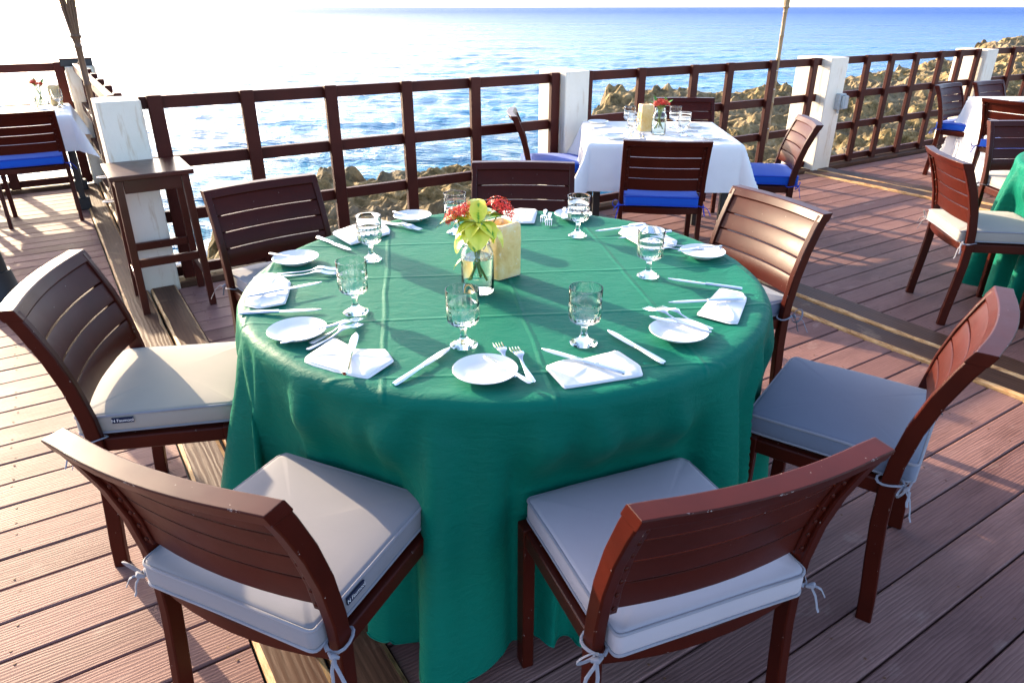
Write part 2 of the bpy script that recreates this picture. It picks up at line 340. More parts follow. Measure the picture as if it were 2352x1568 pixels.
def ground(x, y):
    da, db = land(x, y)
    r1 = ridge(x * .22, y * .38, 5, 3); f = fbm(x * .25, y * .25, 4, 40)
    wx, wy = x + .5 * (r1 - .5), y + .5 * (f - .5)
    pit = .30 * worley(wx * .6, wy * .9, 201) + .24 * worley(wx * 1.7, wy * 2.2, 231) + .20 * worley(wx * 3.9, wy * 4.6, 261) + .05 * vnoise(x * 11, y * 11, 290)
    ha = -2.05 + .45 * (r1 - .5) + .95 * pit
    hb = -2.22 + .065 * np.clip(y - 8, 0, 14) + .55 * (r1 - .5) + 1.0 * pit + .5 * (f - .5)
    hb = hb + .55 * np.exp(-((x - 14) / 4.5) ** 2 - ((y - 24) / 5) ** 2) + .55 * np.exp(-((x - 29) / 7) ** 2 - ((y - 41) / 5) ** 2) + .02 * np.clip(x - 10, 0, 30)
    led = np.floor(hb / .28) * .28; hb = hb * .55 + .45 * (led + .28 * sstep(.55, 1, (hb - led) / .28))
    ma = sstep(-.5, .35, da); mb = sstep(-.5, .45, db)
    h = np.maximum(-3.4 + (ha + 3.4) * ma, -3.4 + (hb + 3.4) * mb); return h, np.maximum(da, db)
def grid_mesh(name, X, Y, Z, mat, attrs):
    n, m = X.shape; co = np.stack([X, Y, Z], -1).reshape(-1, 3).astype(np.float32)
    i = np.arange(n * m).reshape(n, m); q = np.stack([i[:-1, :-1], i[:-1, 1:], i[1:, 1:], i[1:, :-1]], -1).reshape(-1, 4)
    me = bpy.data.meshes.new(name); me.vertices.add(n * m); me.vertices.foreach_set('co', co.ravel())
    me.loops.add(q.size); me.loops.foreach_set('vertex_index', q.ravel().astype(np.int32))
    me.polygons.add(len(q)); me.polygons.foreach_set('loop_start', np.arange(0, q.size, 4, dtype=np.int32)); me.polygons.foreach_set('loop_total', np.full(len(q), 4, np.int32))
    me.update(); me.validate(); me.materials.append(MATS[mat]); me.shade_smooth()
    for k_, a in attrs.items():
        at2 = me.attributes.new(k_, 'FLOAT', 'POINT'); at2.data.foreach_set('value', a.ravel().astype(np.float32))
    return me
u = np.linspace(0, 1, 680); v = np.linspace(0, 1, 540)
gx = -7 + 57 * (.45 * u + .55 * u ** 2.2); gy = 5 + 47 * (.5 * v + .5 * v ** 2)
X, Y = np.meshgrid(gx, gy); Z, D_ = ground(X, Y)
X2 = X + (fbm(X * 2.2, Y * 2.2, 3, 60) - .5) * .16; Y2 = Y + (fbm(X * 2.2, Y * 2.2, 3, 80) - .5) * .16
wet = sstep(.50, .08, Z - SEA) * .9
rk = grid_mesh('rocky_shore', X2, Y2, Z, 'rock', {'wet': wet}); rk.shade_flat(); tag(link('rocky_shore', rk), kind='structure')
rr = 3.0 * (12000 ** (np.linspace(0, 1, 520))) ; th = np.linspace(R(90 + 80), R(90 - 80), 520)
RR, TH = np.meshgrid(rr, th, indexing='ij'); X = RR * np.cos(TH); Y = RR * np.sin(TH)
ca, sa = math.cos(R(-12)), math.sin(R(-12)); U = X * ca - Y * sa; V = X * sa + Y * ca
fade = 1.1 / (1 + (RR / 110) ** 2)
Z = SEA + fade * (.18 * (fbm(U * .10, V * .30, 3, 100) - .5) + .20 * (ridge(U * .40, V * 1.2, 4, 130) - .55) + .10 * (ridge(U * 1.2, V * 2.6, 3, 150) - .5))
da, db = land(np.clip(X, -100, 100), np.clip(Y, -100, 100)); dl = -np.maximum(da, db)
foam = np.where(RR < 90, sstep(1.6, .0, dl), 0) * 1.0
foam = np.maximum(foam, .42 * sstep(.72, .85, fbm(U * .10, V * .30, 3, 100)) * (RR < 60))
deep = np.clip(np.log(np.maximum(RR, 9) / 9) / math.log(70), 0, 1)
tag(link('sea', grid_mesh('sea', X, Y, Z, 'sea', {'foam': foam, 'deep': deep})), kind='structure')

# ------------------------------------------------------------------ deck: every board its own piece
deck = tag(link('deck', None), kind='structure')
PITCHB = .1452
def board_mesh(L, wd, th_, c=.004):
    b = MB(); a = wd / 2
    sec = [(-a, -th_), (a, -th_), (a, -c), (a - c, 0), (-a + c, 0), (-a, -c)]
    b.rings([[(x, y, z) for y, z in sec] for x in (-L / 2, L / 2)]); return b
SECT = [(-4.2, .138, 2.194, -1.6, 7.62), (.432, 3.2, 2.145, -1.6, 4.36), (3.56, 6.28, 2.16, -1.6, 4.36), (6.65, 9.9, 2.13, -1.6, 4.36)]
screws = MB()
for s0, s1, ph, t0, t1 in SECT:
    me = board_mesh(s1 - s0 - .008, PITCHB - .0055, .026).mesh('board', 'deck_board', 0)
    n0 = math.ceil((t0 - ph) / PITCHB); t = ph + n0 * PITCHB
    while t + PITCHB < t1 + .06:
        o = link('board', me, deck, W((s0 + s1) / 2, t + PITCHB / 2, random.uniform(-.0012, .0012)), PHI)
        for sj in np.arange(s0 + .06, s1, .47):
            for dt in (.028, .117):
                if random.random() < .85:
                    x, y, z = W(sj + random.uniform(-.012, .012), t + dt + random.uniform(-.006, .006), .0006)
                    screws.rings([[(x + r_ * math.cos(q), y + r_ * math.sin(q), z + dz) for q in np.arange(0, 6.28, 6.2832 / 7)] for r_, dz in ((.0040, 0), (.0036, .0008))])
        t += PITCHB
tag(link('screws', screws.mesh('screws', 'rust_screw', 0), deck), kind='stuff')
def timber(s0, s1, t0, t1, h=.018):
    L = t1 - t0; wd = s1 - s0; b = MB(); rings = []; n = 60
    for i in range(n + 1):
        x = -L / 2 + L * i / n; j = [random.uniform(-.005, .004) for _ in range(2)]
        a0, a1 = -wd / 2 + .003 + max(0, j[0]), wd / 2 - .003 - max(0, j[1]); zz = h + .003 * math.sin(i * .4 + s0 * 9) + random.uniform(-.001, .001)
        rings.append([(x, a0, -.03), (x, a1, -.03), (x, a1, zz - .009), (x, a1 - .012 + j[1], zz), (x, a0 + .012 + j[0], zz), (x, a0, zz - .009)])
    b.rings(rings); me = b.mesh('timber', 'old_timber', 0); me.materials.append(MATS['timber_edge'])
    for p in me.polygons:
        if abs(p.normal.z) < .93 and abs(p.normal.x) < .5: p.material_index = 1
    return link('timber', me, deck, W((s0 + s1) / 2, (t0 + t1) / 2, 0), PHI + R(90))
for s0, s1, t1 in ((.138, .432, 7.62), (3.2, 3.56, 4.36), (6.28, 6.65, 4.36)):
    mid = (s0 + s1) / 2; timber(s0, mid - .003, -1.6, t1); timber(mid + .003, s1, -1.6, t1, .022)
# kerb timbers under the railings (they carry the deck edge)
for s0, s1, t0, t1 in ((.44, 3.26, 4.365, 4.56), (3.49, 6.39, 4.365, 4.56), (6.67, 9.28, 4.365, 4.56), (-4.2, .165, 7.63, 7.8)):
    b = MB(); L = s1 - s0; b.box(-L / 2, L / 2, -(t1 - t0) / 2, (t1 - t0) / 2, -.12, .022, .006)
    link('kerb_timber', b.mesh('kerb_timber', 'old_timber', 0), deck, W((s0 + s1) / 2, (t0 + t1) / 2), PHI)
b = MB(); b.box(-4.15, 9.85, -1.58, 4.5, -.14, -.055); link('dark_gap_slab', b.mesh('dark_gap_slab', 'dark_metal', 0), deck, (0, 0, 0), PHI)  # dark slabs added below so the gaps between boards look shaded
b = MB(); b.box(-4.15, .42, 4.5, 7.6, -.14, -.055); link('dark_gap_slab', b.mesh('dark_gap_slab', 'dark_metal', 0), deck, (0, 0, 0), PHI)
# joists and legs below so the deck stands
for s in (.3, 3.38, 6.46, 9.6, -2.0):
    for t in (.5, 4.3):
        b = MB(); b.box(-.11, .11, -.11, .11, -3.4, -.05); link('pile', b.mesh('pile', 'stucco', 0), deck, W(s, t), PHI)

# ------------------------------------------------------------------ white posts and railings
def post(s0, s1, t0, t1, top, label, z0=-.15, lean=0):
    b = MB(); b.box(-(s1 - s0) / 2, (s1 - s0) / 2, -(t1 - t0) / 2, (t1 - t0) / 2, z0, top, .007)
    o = link('concrete_post', b.mesh('concrete_post', 'stucco', 0), None, W((s0 + s1) / 2, (t0 + t1) / 2), PHI)
    return tag(o, label, 'post', 'white posts of the railing')
post(.240, .455, 4.35, 4.62, 1.055, 'white stucco post right behind the tall bar stool')
post(3.265, 3.485, 4.35, 4.70, 1.075, 'white stucco post beside the square table with blue cushions')
post(6.395, 6.66, 4.35, 4.74, 1.065, 'white stucco post carrying a grey outlet box and rust streak')
post(9.29, 9.53, 4.35, 4.72, 1.06, 'peeling white stucco post behind the chairs with the long white cloth')
post(.26, .49, 7.60, 7.82, 1.03, 'white stucco post at the corner by the sunlit deck, dark box on it')
RAILZ = ((.995, 1.060), (.668, .735), (.360, .425), (.030, .090))
def railing(s0, s1, t, vs, label, along=True, rz=0.0, zs=RAILZ, vw=.075, pos=None):
    """lattice railing between two posts: four rails, uprights on their camera side"""
    L = s1 - s0; r = root('railing', label, 'railing', pos or W((s0 + s1) / 2, t), PHI + rz, 'lattice railings')
    for z0, z1 in zs:
        b = MB(); b.box(-L / 2, L / 2, -.018, .022, z0, z1, .004); link('rail', b.mesh('rail', 'rail_paint', 0), r)
    for v_ in vs:
        b = MB(); b.box(-vw / 2, vw / 2, -.058, -.0185, .024, 1.068, .004); link('upright', b.mesh('upright', 'rail_paint', 0), r, (v_ - (s0 + s1) / 2, 0, 0))
    return r
railing(.456, 3.264, 4.47, (.53, 1.02, 1.52, 2.03, 2.545, 3.222), 'dark brown lattice railing above the rocks, between bar stool and square white table')
railing(3.486, 6.394, 4.47, (3.53, 4.07, 4.66, 5.09, 5.65, 6.25), 'dark brown lattice railing with a bamboo torch tied to it')
railing(6.661, 9.289, 4.47, (7.10, 7.52, 7.98, 8.46, 8.86, 9.24), 'reddish brown lattice railing between outlet-box post and peeling post')
railing(9.531, 12.2, 4.47, (9.58, 10.1, 10.6, 11.1), 'reddish brown lattice railing beyond the peeling white post')
railing(-3.4, .259, 7.70, (-2.6, -2.05, -1.5, -.95, -.35, .215), 'brown lattice railing behind the small table in the glare')
side = railing(0, 2.97, 0, (.05, .55, 1.05, 1.55, 2.05, 2.55, 2.92), 'sunlit lattice railing running seaward from the bar stool post', rz=R(90), pos=W(.34, 6.11), vw=.07)

# outlet box on the right post
r = root('outlet_box', 'grey weatherproof outlet box on white post, rust running below', 'outlet box', W(6.60, 4.35, .665), PHI)
b = MB(); b.box(-.048, .048, -.055, .004, -.075, .075, .008); link('box_body', b.mesh('box_body', 'box_grey', 30), r)
b = MB(); b.box(-.042, .042, -.098, -.0545, -.066, .062, .016); link('bubble_cover', b.mesh('bubble_cover', 'box_clear', 30), r)
b = MB(); b.tube([(0, -.02, -.07), (0, -.02, -.11)], .012, 10); link('conduit', b.mesh('conduit', 'box_grey', 30), r)
b = MB(); b.box(-.05, -.0485, -.03, -.02, -.05, -.03); b.box(-.05, -.0485, -.03, -.02, .03, .05); link('hinge', b.mesh('hinge', 'box_grey', 0), r)

# ------------------------------------------------------------------ bamboo torches
def torch(loc, zb, zf, ztop, r0, r1, mat, label, ties, rz=0, tdir=(0, 1)):
    r = root('bamboo_torch', label, 'torch', (loc[0], loc[1], zb), rz, 'bamboo torches')
    H_ = zf - zb; pts = []; rad = []; z = 0
    while z < H_:
        pts += [(0, 0, z), (0, 0, min(z + .17, H_ - .001)), (0, 0, min(z + .176, H_ - .0005)), (0, 0, min(z + .182, H_))]; rad += [r0, r0 * .97, r0 * 1.18, r0 * 1.18]; z += .19
    b = MB(); b.tube(pts, rad, 12); link('pole', b.mesh('pole', mat, 40), r)
    hd = ztop - zf; n = 13
    for i in range(n):
        q = 2 * math.pi * i / n; b = MB()
        b.tube([(r0 * .75 * math.cos(q), r0 * .75 * math.sin(q), H_ - .03), ((r0 + r1) * .45 * math.cos(q), (r0 + r1) * .45 * math.sin(q), H_ + hd * .45), (r1 * math.cos(q), r1 * math.sin(q), H_ + hd)], .0065, 6); link('cane_strip', b.mesh('cane_strip', mat, 40), r)
    for zz, k_ in ((.0, 1.05), (.42, .72), (.72, .85), (.97, 1.0)):
        rad_ = (r0 + (r1 - r0) * zz) * 1.04; b = MB(); ring = [(rad_ * math.cos(q), rad_ * math.sin(q), H_ + hd * zz) for q in np.arange(0, 6.28, .3927)]
        b.tube(ring, .007 if zz else .012, 6, closed=True); link('binding', b.mesh('binding', mat, 40), r)
    b = MB(); b.lathe([(r0 * .8, H_ + hd * .40), (r1 * .62, H_ + hd * .6), (r1 * .66, H_ + hd * .95), (r1 * .3, H_ + hd)], 14); link('fuel_can', b.mesh('fuel_can', 'bamboo_dark', 40), r)
    for zt in ties:
        b = MB(); rr_ = r0 * 1.6; b.tube([(-.024 + .042 * math.cos(q), .008 + .026 * math.sin(q), zt - zb) for q in np.arange(0, 6.28, .35)], .0035, 6, closed=True); link('cable_tie', b.mesh('cable_tie', 'tie_white', 40), r)
torch(W(5.712, 4.433), .33, 1.50, 2.05, .0175, .055, 'bamboo', 'thin pale bamboo torch tied to railing near the blue cushioned chair', (.98, .82, .47), PHI)
torch(W(.245, 4.665), -.2, 1.36, 1.80, .0165, .062, 'bamboo_dark', 'dark bamboo torch rising beside the post behind the bar stool', (.62, .48), PHI)
b = MB(); b.box(-.15, .10, -.08, .08, 0, .055, .005); bx_ = root('wooden_box', 'small dark wooden box on top of the corner post in the glare', 'box', W(.38, 7.71, 1.031), PHI)
link('box_body', b.mesh('box_body', 'dark_metal', 0), bx_); b = MB(); b.box(-.155, .105, -.085, .085, .0555, .066, .003); link('lid', b.mesh('lid', 'stool_paint', 0), bx_)

# ------------------------------------------------------------------ chair prototype (faces +Y, origin on the floor)
STILE = [(-.185, 0), (-.180, .08), (-.168, .20), (-.158, .32), (-.156, .42), (-.162, .50), (-.180, .60), (-.207, .69), (-.240, .77), (-.268, .828)]
def sty(z):
    for (y0, z0), (y1, z1) in zip(STILE, STILE[1:]):
        if z <= z1: return y0 + (y1 - y0) * (z - z0) / (z1 - z0)
    return STILE[-1][0]
HALF = .232
def bow(x): return -.024 * (1 - (x / HALF) ** 2)
def slat_mesh(z0, z1, th_=.014, half=HALF - .013):
    b = MB(); n = 10; rings = []
    for i in range(n + 1):
        x = -half + 2 * half * i / n; r_ = []
        for z, o_ in ((z0, 0), (z0 + .002, .0015), (z1 - .002, .0015), (z1, 0)): r_.append((x, sty(z) + bow(x) + .014 + o_, z))
        for z, o_ in ((z1, 0), (z0, 0)): r_.append((x, sty(z) + bow(x) + .014 - th_, z))
        rings.append(r_)
    b.rings(rings); return b
def chair_proto():
    P = []
    for sx in (-1, 1):
        b = MB(); pts = []
        for i in range(len(STILE) - 1):
            for q in (0, .5): pts.append((sx * HALF, STILE[i][0] + (STILE[i + 1][0] - STILE[i][0]) * q, STILE[i][1] + (STILE[i + 1][1] - STILE[i][1]) * q))
        pts.append((sx * HALF, STILE[-1][0], STILE[-1][1] - .028)); b.sweep([p for p in pts if p[2] < .78] + [(sx * HALF, sty(.79), .79), (sx * HALF, sty(.814), .814)], (1, 0, 0), .0255, .039); P.append(('rear_leg', b.mesh('rear_leg', 'chair_paint', 40), None))
    for sx in (-1, 1):
        b = MB(); b.box(sx * .219 - .015, sx * .219 + .015, .172, .212, 0, .4395, .003); P.append(('front_leg', b.mesh('front_leg', 'chair_paint', 30), None))
    b = MB(); xs = np.linspace(-HALF - .013, HALF + .013, 13); rings = []
    for x in xs:
        bo = bow(max(-HALF, min(HALF, x))); sec = [(-.0215, .799), (.0215, .799), (.0235, .802), (.0225, .828), (.0205, .8305), (-.0205, .8305), (-.023, .828), (-.0235, .802)]
        rings.append([(x, sty(.79) + (z - .79) * -.48 + bo + a, z) for a, z in sec])
    b.rings(rings); P.append(('top_rail', b.mesh('top_rail', 'chair_paint', 22), None))
    zz = .7985; hts = (.066, .060, .060, .068)
    for h_ in hts:
        P.append(('slat', slat_mesh(zz - h_, zz).mesh('slat', 'slat_paint', 40), None)); zz -= h_ + .0045
    for sx in (-1, 1):
        b = MB(); b.sweep([(sx * (HALF - .022), sty(z) + bow(HALF - .022) - .0025, z) for z in np.linspace(.525, .79, 9)], (1, 0, 0), .022, .009, .002); P.append(('bracket', b.mesh('bracket', 'chair_paint', 40), None)); k_ = len(P) - 1
        b = MB()
        for z in np.linspace(.54, .775, 7):
            y = sty(z) + bow(HALF - .022) - .007; x = sx * (HALF - .022)
            b.rings([[(x + r_ * math.cos(q), y - d, z + r_ * math.sin(q)) for q in np.arange(0, 6.28, 6.2832 / 8)] for r_, d in ((.0055, 0), (.005, .0025), (.002, .004))])
        P.append(('screws', b.mesh('screws', 'chair_paint', 40), k_))
    for sx in (-1, 1):
        b = MB(); b.sweep([(sx * .219, -.14, .415), (sx * .219, .172, .415)], (1, 0, 0), .024, .042); P.append(('seat_rail', b.mesh('seat_rail', 'chair_paint', 30), None))
    b = MB(); b.sweep([(-.204, .192, .415), (.204, .192, .415)], (0, 1, 0), .024, .042); P.append(('seat_rail', b.mesh('seat_rail', 'chair_paint', 30), None))
    b = MB(); b.sweep([(x, -.158 - .03 * (1 - (x / .22) ** 2), .413) for x in np.linspace(-.2195, .2195, 9)], (0, 1, 0), .028, .040); P.append(('seat_rail', b.mesh('seat_rail', 'chair_paint', 30), None))
    b = MB(); b.box(-.206, .206, -.15, .179, .422, .436, .003); P.append(('seat_panel', b.mesh('seat_panel', 'slat_paint', 30), None))
    return P
CHAIR = chair_proto()

def tie_mesh(sx, mat, var):
    """ribbon knotted round the rear leg with loops and loose tails"""
    rd = random.Random(var); b = MB(); x0, y0, z0 = sx * HALF, -.158, .442; e = .0034
    loop = [(x0 + .021 * math.cos(q), y0 + .031 * math.sin(q), z0 + .004 * math.sin(2 * q)) for q in np.arange(0, 6.28, .45)]
    b.tube(loop, e, 8, closed=True, flat=.45)
    b.tube([(sx * .20, -.15, .452), (sx * .205, -.175, .448), (x0 - sx * .004, y0 - .033, z0)], e, 8, flat=.45)
    kx, ky, kz = x0 + sx * .012, y0 - .034, z0
    b.tube([(kx - .012, ky, kz), (kx, ky - .006, kz + .002), (kx + .012, ky, kz - .002)], [.003, .0065, .003], 8)
    for k_ in range(2):
        a = rd.uniform(-.9, .9) + (k_ * 1.6 - .8); L = rd.uniform(.04, .075); dx = math.cos(a) * sx; dz = -.4 - .5 * rd.random()
        p = [(kx, ky, kz)]; 
        for q in (.3, .6, .85, 1): p.append((kx + sx * L * q * (.75 if k_ else .25), ky - L * q * .55 - .006 * math.sin(q * 5), kz + (L * q * (.35 - 1.1 * q) if k_ else -L * q * 1.1)))
        b.tube(p, [.003, .0037, .0034, .0037, .0034], 8, flat=.4)
    if var % 2 == 0:
        c = [(kx + sx * .028 * (1 - math.cos(q)) * .7, ky - .012 * math.sin(q), kz + .03 * math.sin(q) * .8 + .01) for q in np.linspace(0, 6.0, 12)]
        b.tube(c, .0033, 8, flat=.4)
    return b.mesh('tie', mat, 50)
def cushion_proto(mat, pmat, var=0, tagged=False, ties=True):
    P = []; wx, y0, y1, zb, zt = .212, -.205, .212, .4405, .502; n = 18; rd = random.Random(var)
    def edge(q, inset=0.0):
        # rounded rectangle, corner radius .03, q in 0..1 sampled as list
        out = []; rc = .017; X0, X1, Y0, Y1 = -wx + inset, wx - inset, y0 + inset, y1 - inset
        for cx, cy, a0 in ((X1 - rc, Y1 - rc, 0), (X0 + rc, Y1 - rc, 90), (X0 + rc, Y0 + rc, 180), (X1 - rc, Y0 + rc, 270)):
            for a in np.linspace(a0, a0 + 90, 6): out.append((cx + rc * math.cos(R(a)), cy + rc * math.sin(R(a))))
            # points along straight side
            nx = {0: (X0 + rc, Y1), 90: (X0, Y0 + rc), 180: (X1 - rc, Y0), 270: (X1, Y1 - rc)}[a0]
            ex, ey = out[-1]
            for q_ in (.15, .3, .45, .6, .75, .9): out.append((ex + (nx[0] - ex) * q_, ey + (nx[1] - ey) * q_))
        return out
    base = edge(0); wob = [.0016 * math.sin(i * .55 + var) + .0007 * math.sin(i * 1.3 + var * 2) for i in range(len(base))]
    cy_ = (y0 + y1) / 2
    def ring(sc, z, push=0, wv=1): return [((x) * sc + push * x * 2, cy_ + (y - cy_) * sc + push * (y - cy_) * 2, z + w_ * wv) for (x, y), w_ in zip(base, wob)]
    rings = [ring(.05, zb, 0, 0), ring(.96, zb, 0, 0), ring(1, zb + .004, 0, .3), ring(1, zb + .016, .005, .6), ring(1, zt - .022, .005, 1), ring(1, zt - .006, 0, 1), ring(.99, zt - .0025, 0, 1), ring(.95, zt - .0005, 0, .7), ring(.8, zt + .003, 0, .4), ring(.55, zt + .007, 0, .2), ring(.25, zt + .0085, 0, 0), ring(.03, zt + .009, 0, 0)]
    b = MB(); b.rings(rings); P.append(('pad', b.mesh('pad', mat, 60), None))
    for z in (zt - .006, zb + .005):
        b = MB(); b.tube([(x * 1.005, cy_ + (y - cy_) * 1.005, z + w_) for (x, y), w_ in zip(base, wob)], .0036, 6, closed=True); P.append(('piping', b.mesh('piping', pmat, 60), None))
    if ties:
        for sx in (-1, 1): P.append(('tie', tie_mesh(sx, pmat, var * 2 + (sx > 0)), None))
    if tagged:
        b = MB(); b.box(wx + .004, wx + .0075, -.11, -.055, zt - .028, zt - .012, 0); P.append(('tag', b.mesh('tag', 'cushion_navy', 0), None)); k_ = len(P) - 1
        cu = bpy.data.curves.new('print', 'FONT'); cu.body = 'N Faumool'; cu.size = .0125; cu.align_x = 'CENTER'; cu.align_y = 'CENTER'
        to = bpy.data.objects.new('tmp', cu); col.objects.link(to); dg = bpy.context.evaluated_depsgraph_get(); dg.update()
        me = bpy.data.meshes.new_from_object(to.evaluated_get(dg)); bpy.data.objects.remove(to)
        me.transform(Matrix.Translation((wx + .0079, -.0825, zt - .020)) @ Matrix(((0, 0, 1, 0), (1, 0, 0, 0), (0, 1, 0, 0), (0, 0, 0, 1)))); me.materials.clear(); me.materials.append(MATS['white_print']); P.append(('printed_name', me, k_))
    return P
def chair_at(T, face, label):
    f = R(face); d = Vector((math.cos(f), math.sin(f))); c = Vector(T) + d * .268
    return place(CHAIR, 'dining_chair', label, 'chair', (c.x, c.y, 0), f - R(90), 'brown slatted dining chairs')
def cushion_at(T, face, proto, label):
    f = R(face); d = Vector((math.cos(f), math.sin(f))); c = Vector(T) + d * .268
    return place(proto, 'seat_cushion', label, 'cushion', (c.x, c.y, 0), f - R(90), 'seat cushions on the chairs')
MAIN = [  # back-rail midpoint, facing, words for the place, cushion
    ('C1', (-.576, .933), 65.8, 'tagged grey cushion', ('cushion_grey', 'piping_grey', 2, True)),
    ('C2', (.407, .913), 111.7, 'lilac cushion', ('cushion_lilac', 'piping_grey', 4, False)),
    ('C3', (1.160, 1.540), 144.2, 'shining top rail', ('cushion_grey_shaded', 'piping_grey', 3, False)),
    ('C4', (1.036, 2.694), 204.0, 'golden slats', ('cushion_grey_shaded', 'piping_grey', 5, False)),
    ('C5', (.055, 3.396), -92.4, 'back to the railing', ('cushion_grey', 'piping_grey', 6, False)),
    ('C6', (-1.070, 2.980), -49.6, 'bar stool beside it', ('cushion_grey', 'piping_grey', 7, False)),
    ('C7', (-1.287, 1.817), 10.8, 'half-sunlit, sun-tinted cushion', ('cushion_pale_sunlit', 'piping_grey', 8, True))]
CL = {'C1': 'glossy red-brown chair at green table, its grey cushion carrying a navy tag', 'C2': 'glossy brown chair at green table under the lilac-grey cushion with long loose ribbons',
      'C3': 'brown chair with pale shining curved top rail and grey cushion tinted like blue shade', 'C4': 'brown chair at green round table with its slats lit gold by the sun',
      'C5': 'brown chair with purple sheen between green round table and railing', 'C6': 'brown slatted chair at green round table right beside the bar stool', 'C7': 'brown chair with sun-tinted grey cushion half in sunlight at green table'}
KL = {'C1': 'grey cushion with ribbon bow and navy tag on glossy red-brown chair', 'C2': 'lilac-grey cushion with long loose ribbons on glossy brown chair', 'C3': 'grey cushion tinted like blue shade on the chair with pale shining top rail',
      'C4': 'grey cushion mostly hidden by green cloth under golden sunlit slats', 'C5': 'grey cushion on the purple-sheened chair backing onto the railing', 'C6': 'grey cushion on the chair beside the bar stool', 'C7': 'grey cushion with painted sun warmth half in sunlight at green table'}
for n_, T, f_, d_, (m1, m2, var, tg) in MAIN:
    chair_at(T, f_, CL[n_]); cushion_at(T, f_, cushion_proto(m1, m2, var, tg), KL[n_])
BLUE = cushion_proto('cushion_blue', 'piping_blue', 3, False); PALE = cushion_proto('cushion_pale_sunlit', 'piping_grey', 9, False)
OTHER = [((.868, 4.00), 83.5, BLUE, 'dark chair turned away at square white table, backing the green round table', 'bright blue cushion on the dark chair backing onto the green round table'),
         ((1.41, 6.04), -91, BLUE, 'purple-brown chair between square white table and the railing', 'blue cushion on the purple-brown chair between square table and railing'),
         ((1.965, 4.80), 172.8, BLUE, 'chair with gold-lit slats at square white table near the torch', 'bright blue cushion on the gold-lit chair near the torch'),
         ((.01, 5.20), 1, BLUE, 'chair at square white table beside the white post', 'blue cushion on the chair next to the post by square table'),
         ((-3.51, 5.155), 120.6, BLUE, 'dark brown chair at the small white table in the glare', 'blue cushion on the chair in the glare'),
         ((4.22, 7.19), -52, BLUE, 'chair with shining slats near the outlet-box post, at long white cloth', 'blue cushion on the chair with shining slats at long white cloth'),
         ((4.78, 7.47), -60, BLUE, 'chair standing by the peeling post behind the long white cloth', 'blue cushion on the chair by the peeling post'),
         ((3.98, 5.83), 28, BLUE, 'red-brown chair with screws showing, pushed up to the long white cloth', 'blue cushion on the red-brown chair at the long white cloth'),
         ((2.20, 3.60), -9, PALE, 'red-brown chair with thick pale cushion at the second green table', 'thick pale cushion on the chair at the second green table'),
         ((3.36, 4.74), -93, PALE, 'dark chair with gold-lit edge between second green table and long white cloth', 'pale cushion on the dark chair with gold-lit edge')]
for T, f_, pr, l1, l2 in OTHER: chair_at(T, f_, l1); cushion_at(T, f_, pr, l2)

# ------------------------------------------------------------------ bar stool
sc_ = ((.40 + 0), 4.135)
r = root('bar_stool', 'tall dark red backless bar stool in front of white post', 'bar stool', W(.392, 4.135), PHI)
b = MB(); b.box(-.195, .195, -.205, .2, .728, .752, .005); link('seat', b.mesh('seat', 'stool_paint', 30), r)
for sx in (-1, 1):
    for sy in (-1, 1):
        b = MB(); b.sweep([(sx * .168, sy * .165, .0), (sx * .155, sy * .15, .7279)], (1, 0, 0), .036, .036); link('leg', b.mesh('leg', 'stool_paint', 30), r)
for sy in (-1, 1):
    b = MB(); b.box(-.135, .135, sy * .150 - .011, sy * .150 + .011, .655, .727, .002); link('apron', b.mesh('apron', 'stool_paint', 30), r)
    b = MB(); b.box(-.145, .145, sy * .160 - .011, sy * .160 + .011, .27, .312, .002); link('stretcher', b.mesh('stretcher', 'stool_paint', 30), r)
    b = MB(); b.box(sy * .155 - .011, sy * .155 + .011, -.132, .132, .655, .727, .002); link('apron', b.mesh('apron', 'stool_paint', 30), r)
    b = MB(); b.box(sy * .164 - .011, sy * .164 + .011, -.142, .142, .17, .212, .002); link('stretcher', b.mesh('stretcher', 'stool_paint', 30), r)

# ------------------------------------------------------------------ round tables and green cloths
TC = Vector((-.021, 2.027)); TR = .774; TZ = .755
def round_table(c, label):
    r = root('round_table', label, 'table', (c[0], c[1], 0), 0, 'round tables under green cloths')
    b = MB(); b.lathe([(.05, .722), (TR - .02, .722), (TR - .006, .728), (TR - .006, .742), (TR - .015, .748), (.05, .748)], 48); link('tabletop', b.mesh('tabletop', 'slat_paint', 40), r)
    for q in (45, 135, 225, 315):
        b = MB(); b.tube([(.34 * math.cos(R(q)), .34 * math.sin(R(q)), .722), (.40 * math.cos(R(q)), .40 * math.sin(R(q)), .0)], .017, 10); link('leg', b.mesh('leg', 'dark_metal', 40), r)
round_table(TC, 'round table hidden beneath the floor-length green cloth'); G2 = (3.43, 3.50); round_table(G2, 'second round table beneath green cloth beside the pale cushioned chairs')
def ang(p): return math.atan2(p[1] - TC.y, p[0] - TC.x)
LOBES = [(R(-98.5), 1.05, .145), (R(-154), 1.25, .17), (R(-128), .25, .06), (R(-44), .3, .06), (R(-62), .30, .07), (R(20), .5, .1), (R(65), .5, .1), (R(112), .5, .1), (R(160), .5, .1), (R(207), .45, .09)]
def lobe_at(a): return sum(A * math.exp(-abs(((a - c + math.pi) % (2 * math.pi) - math.pi) / w) ** 4) for c, A, w in LOBES)
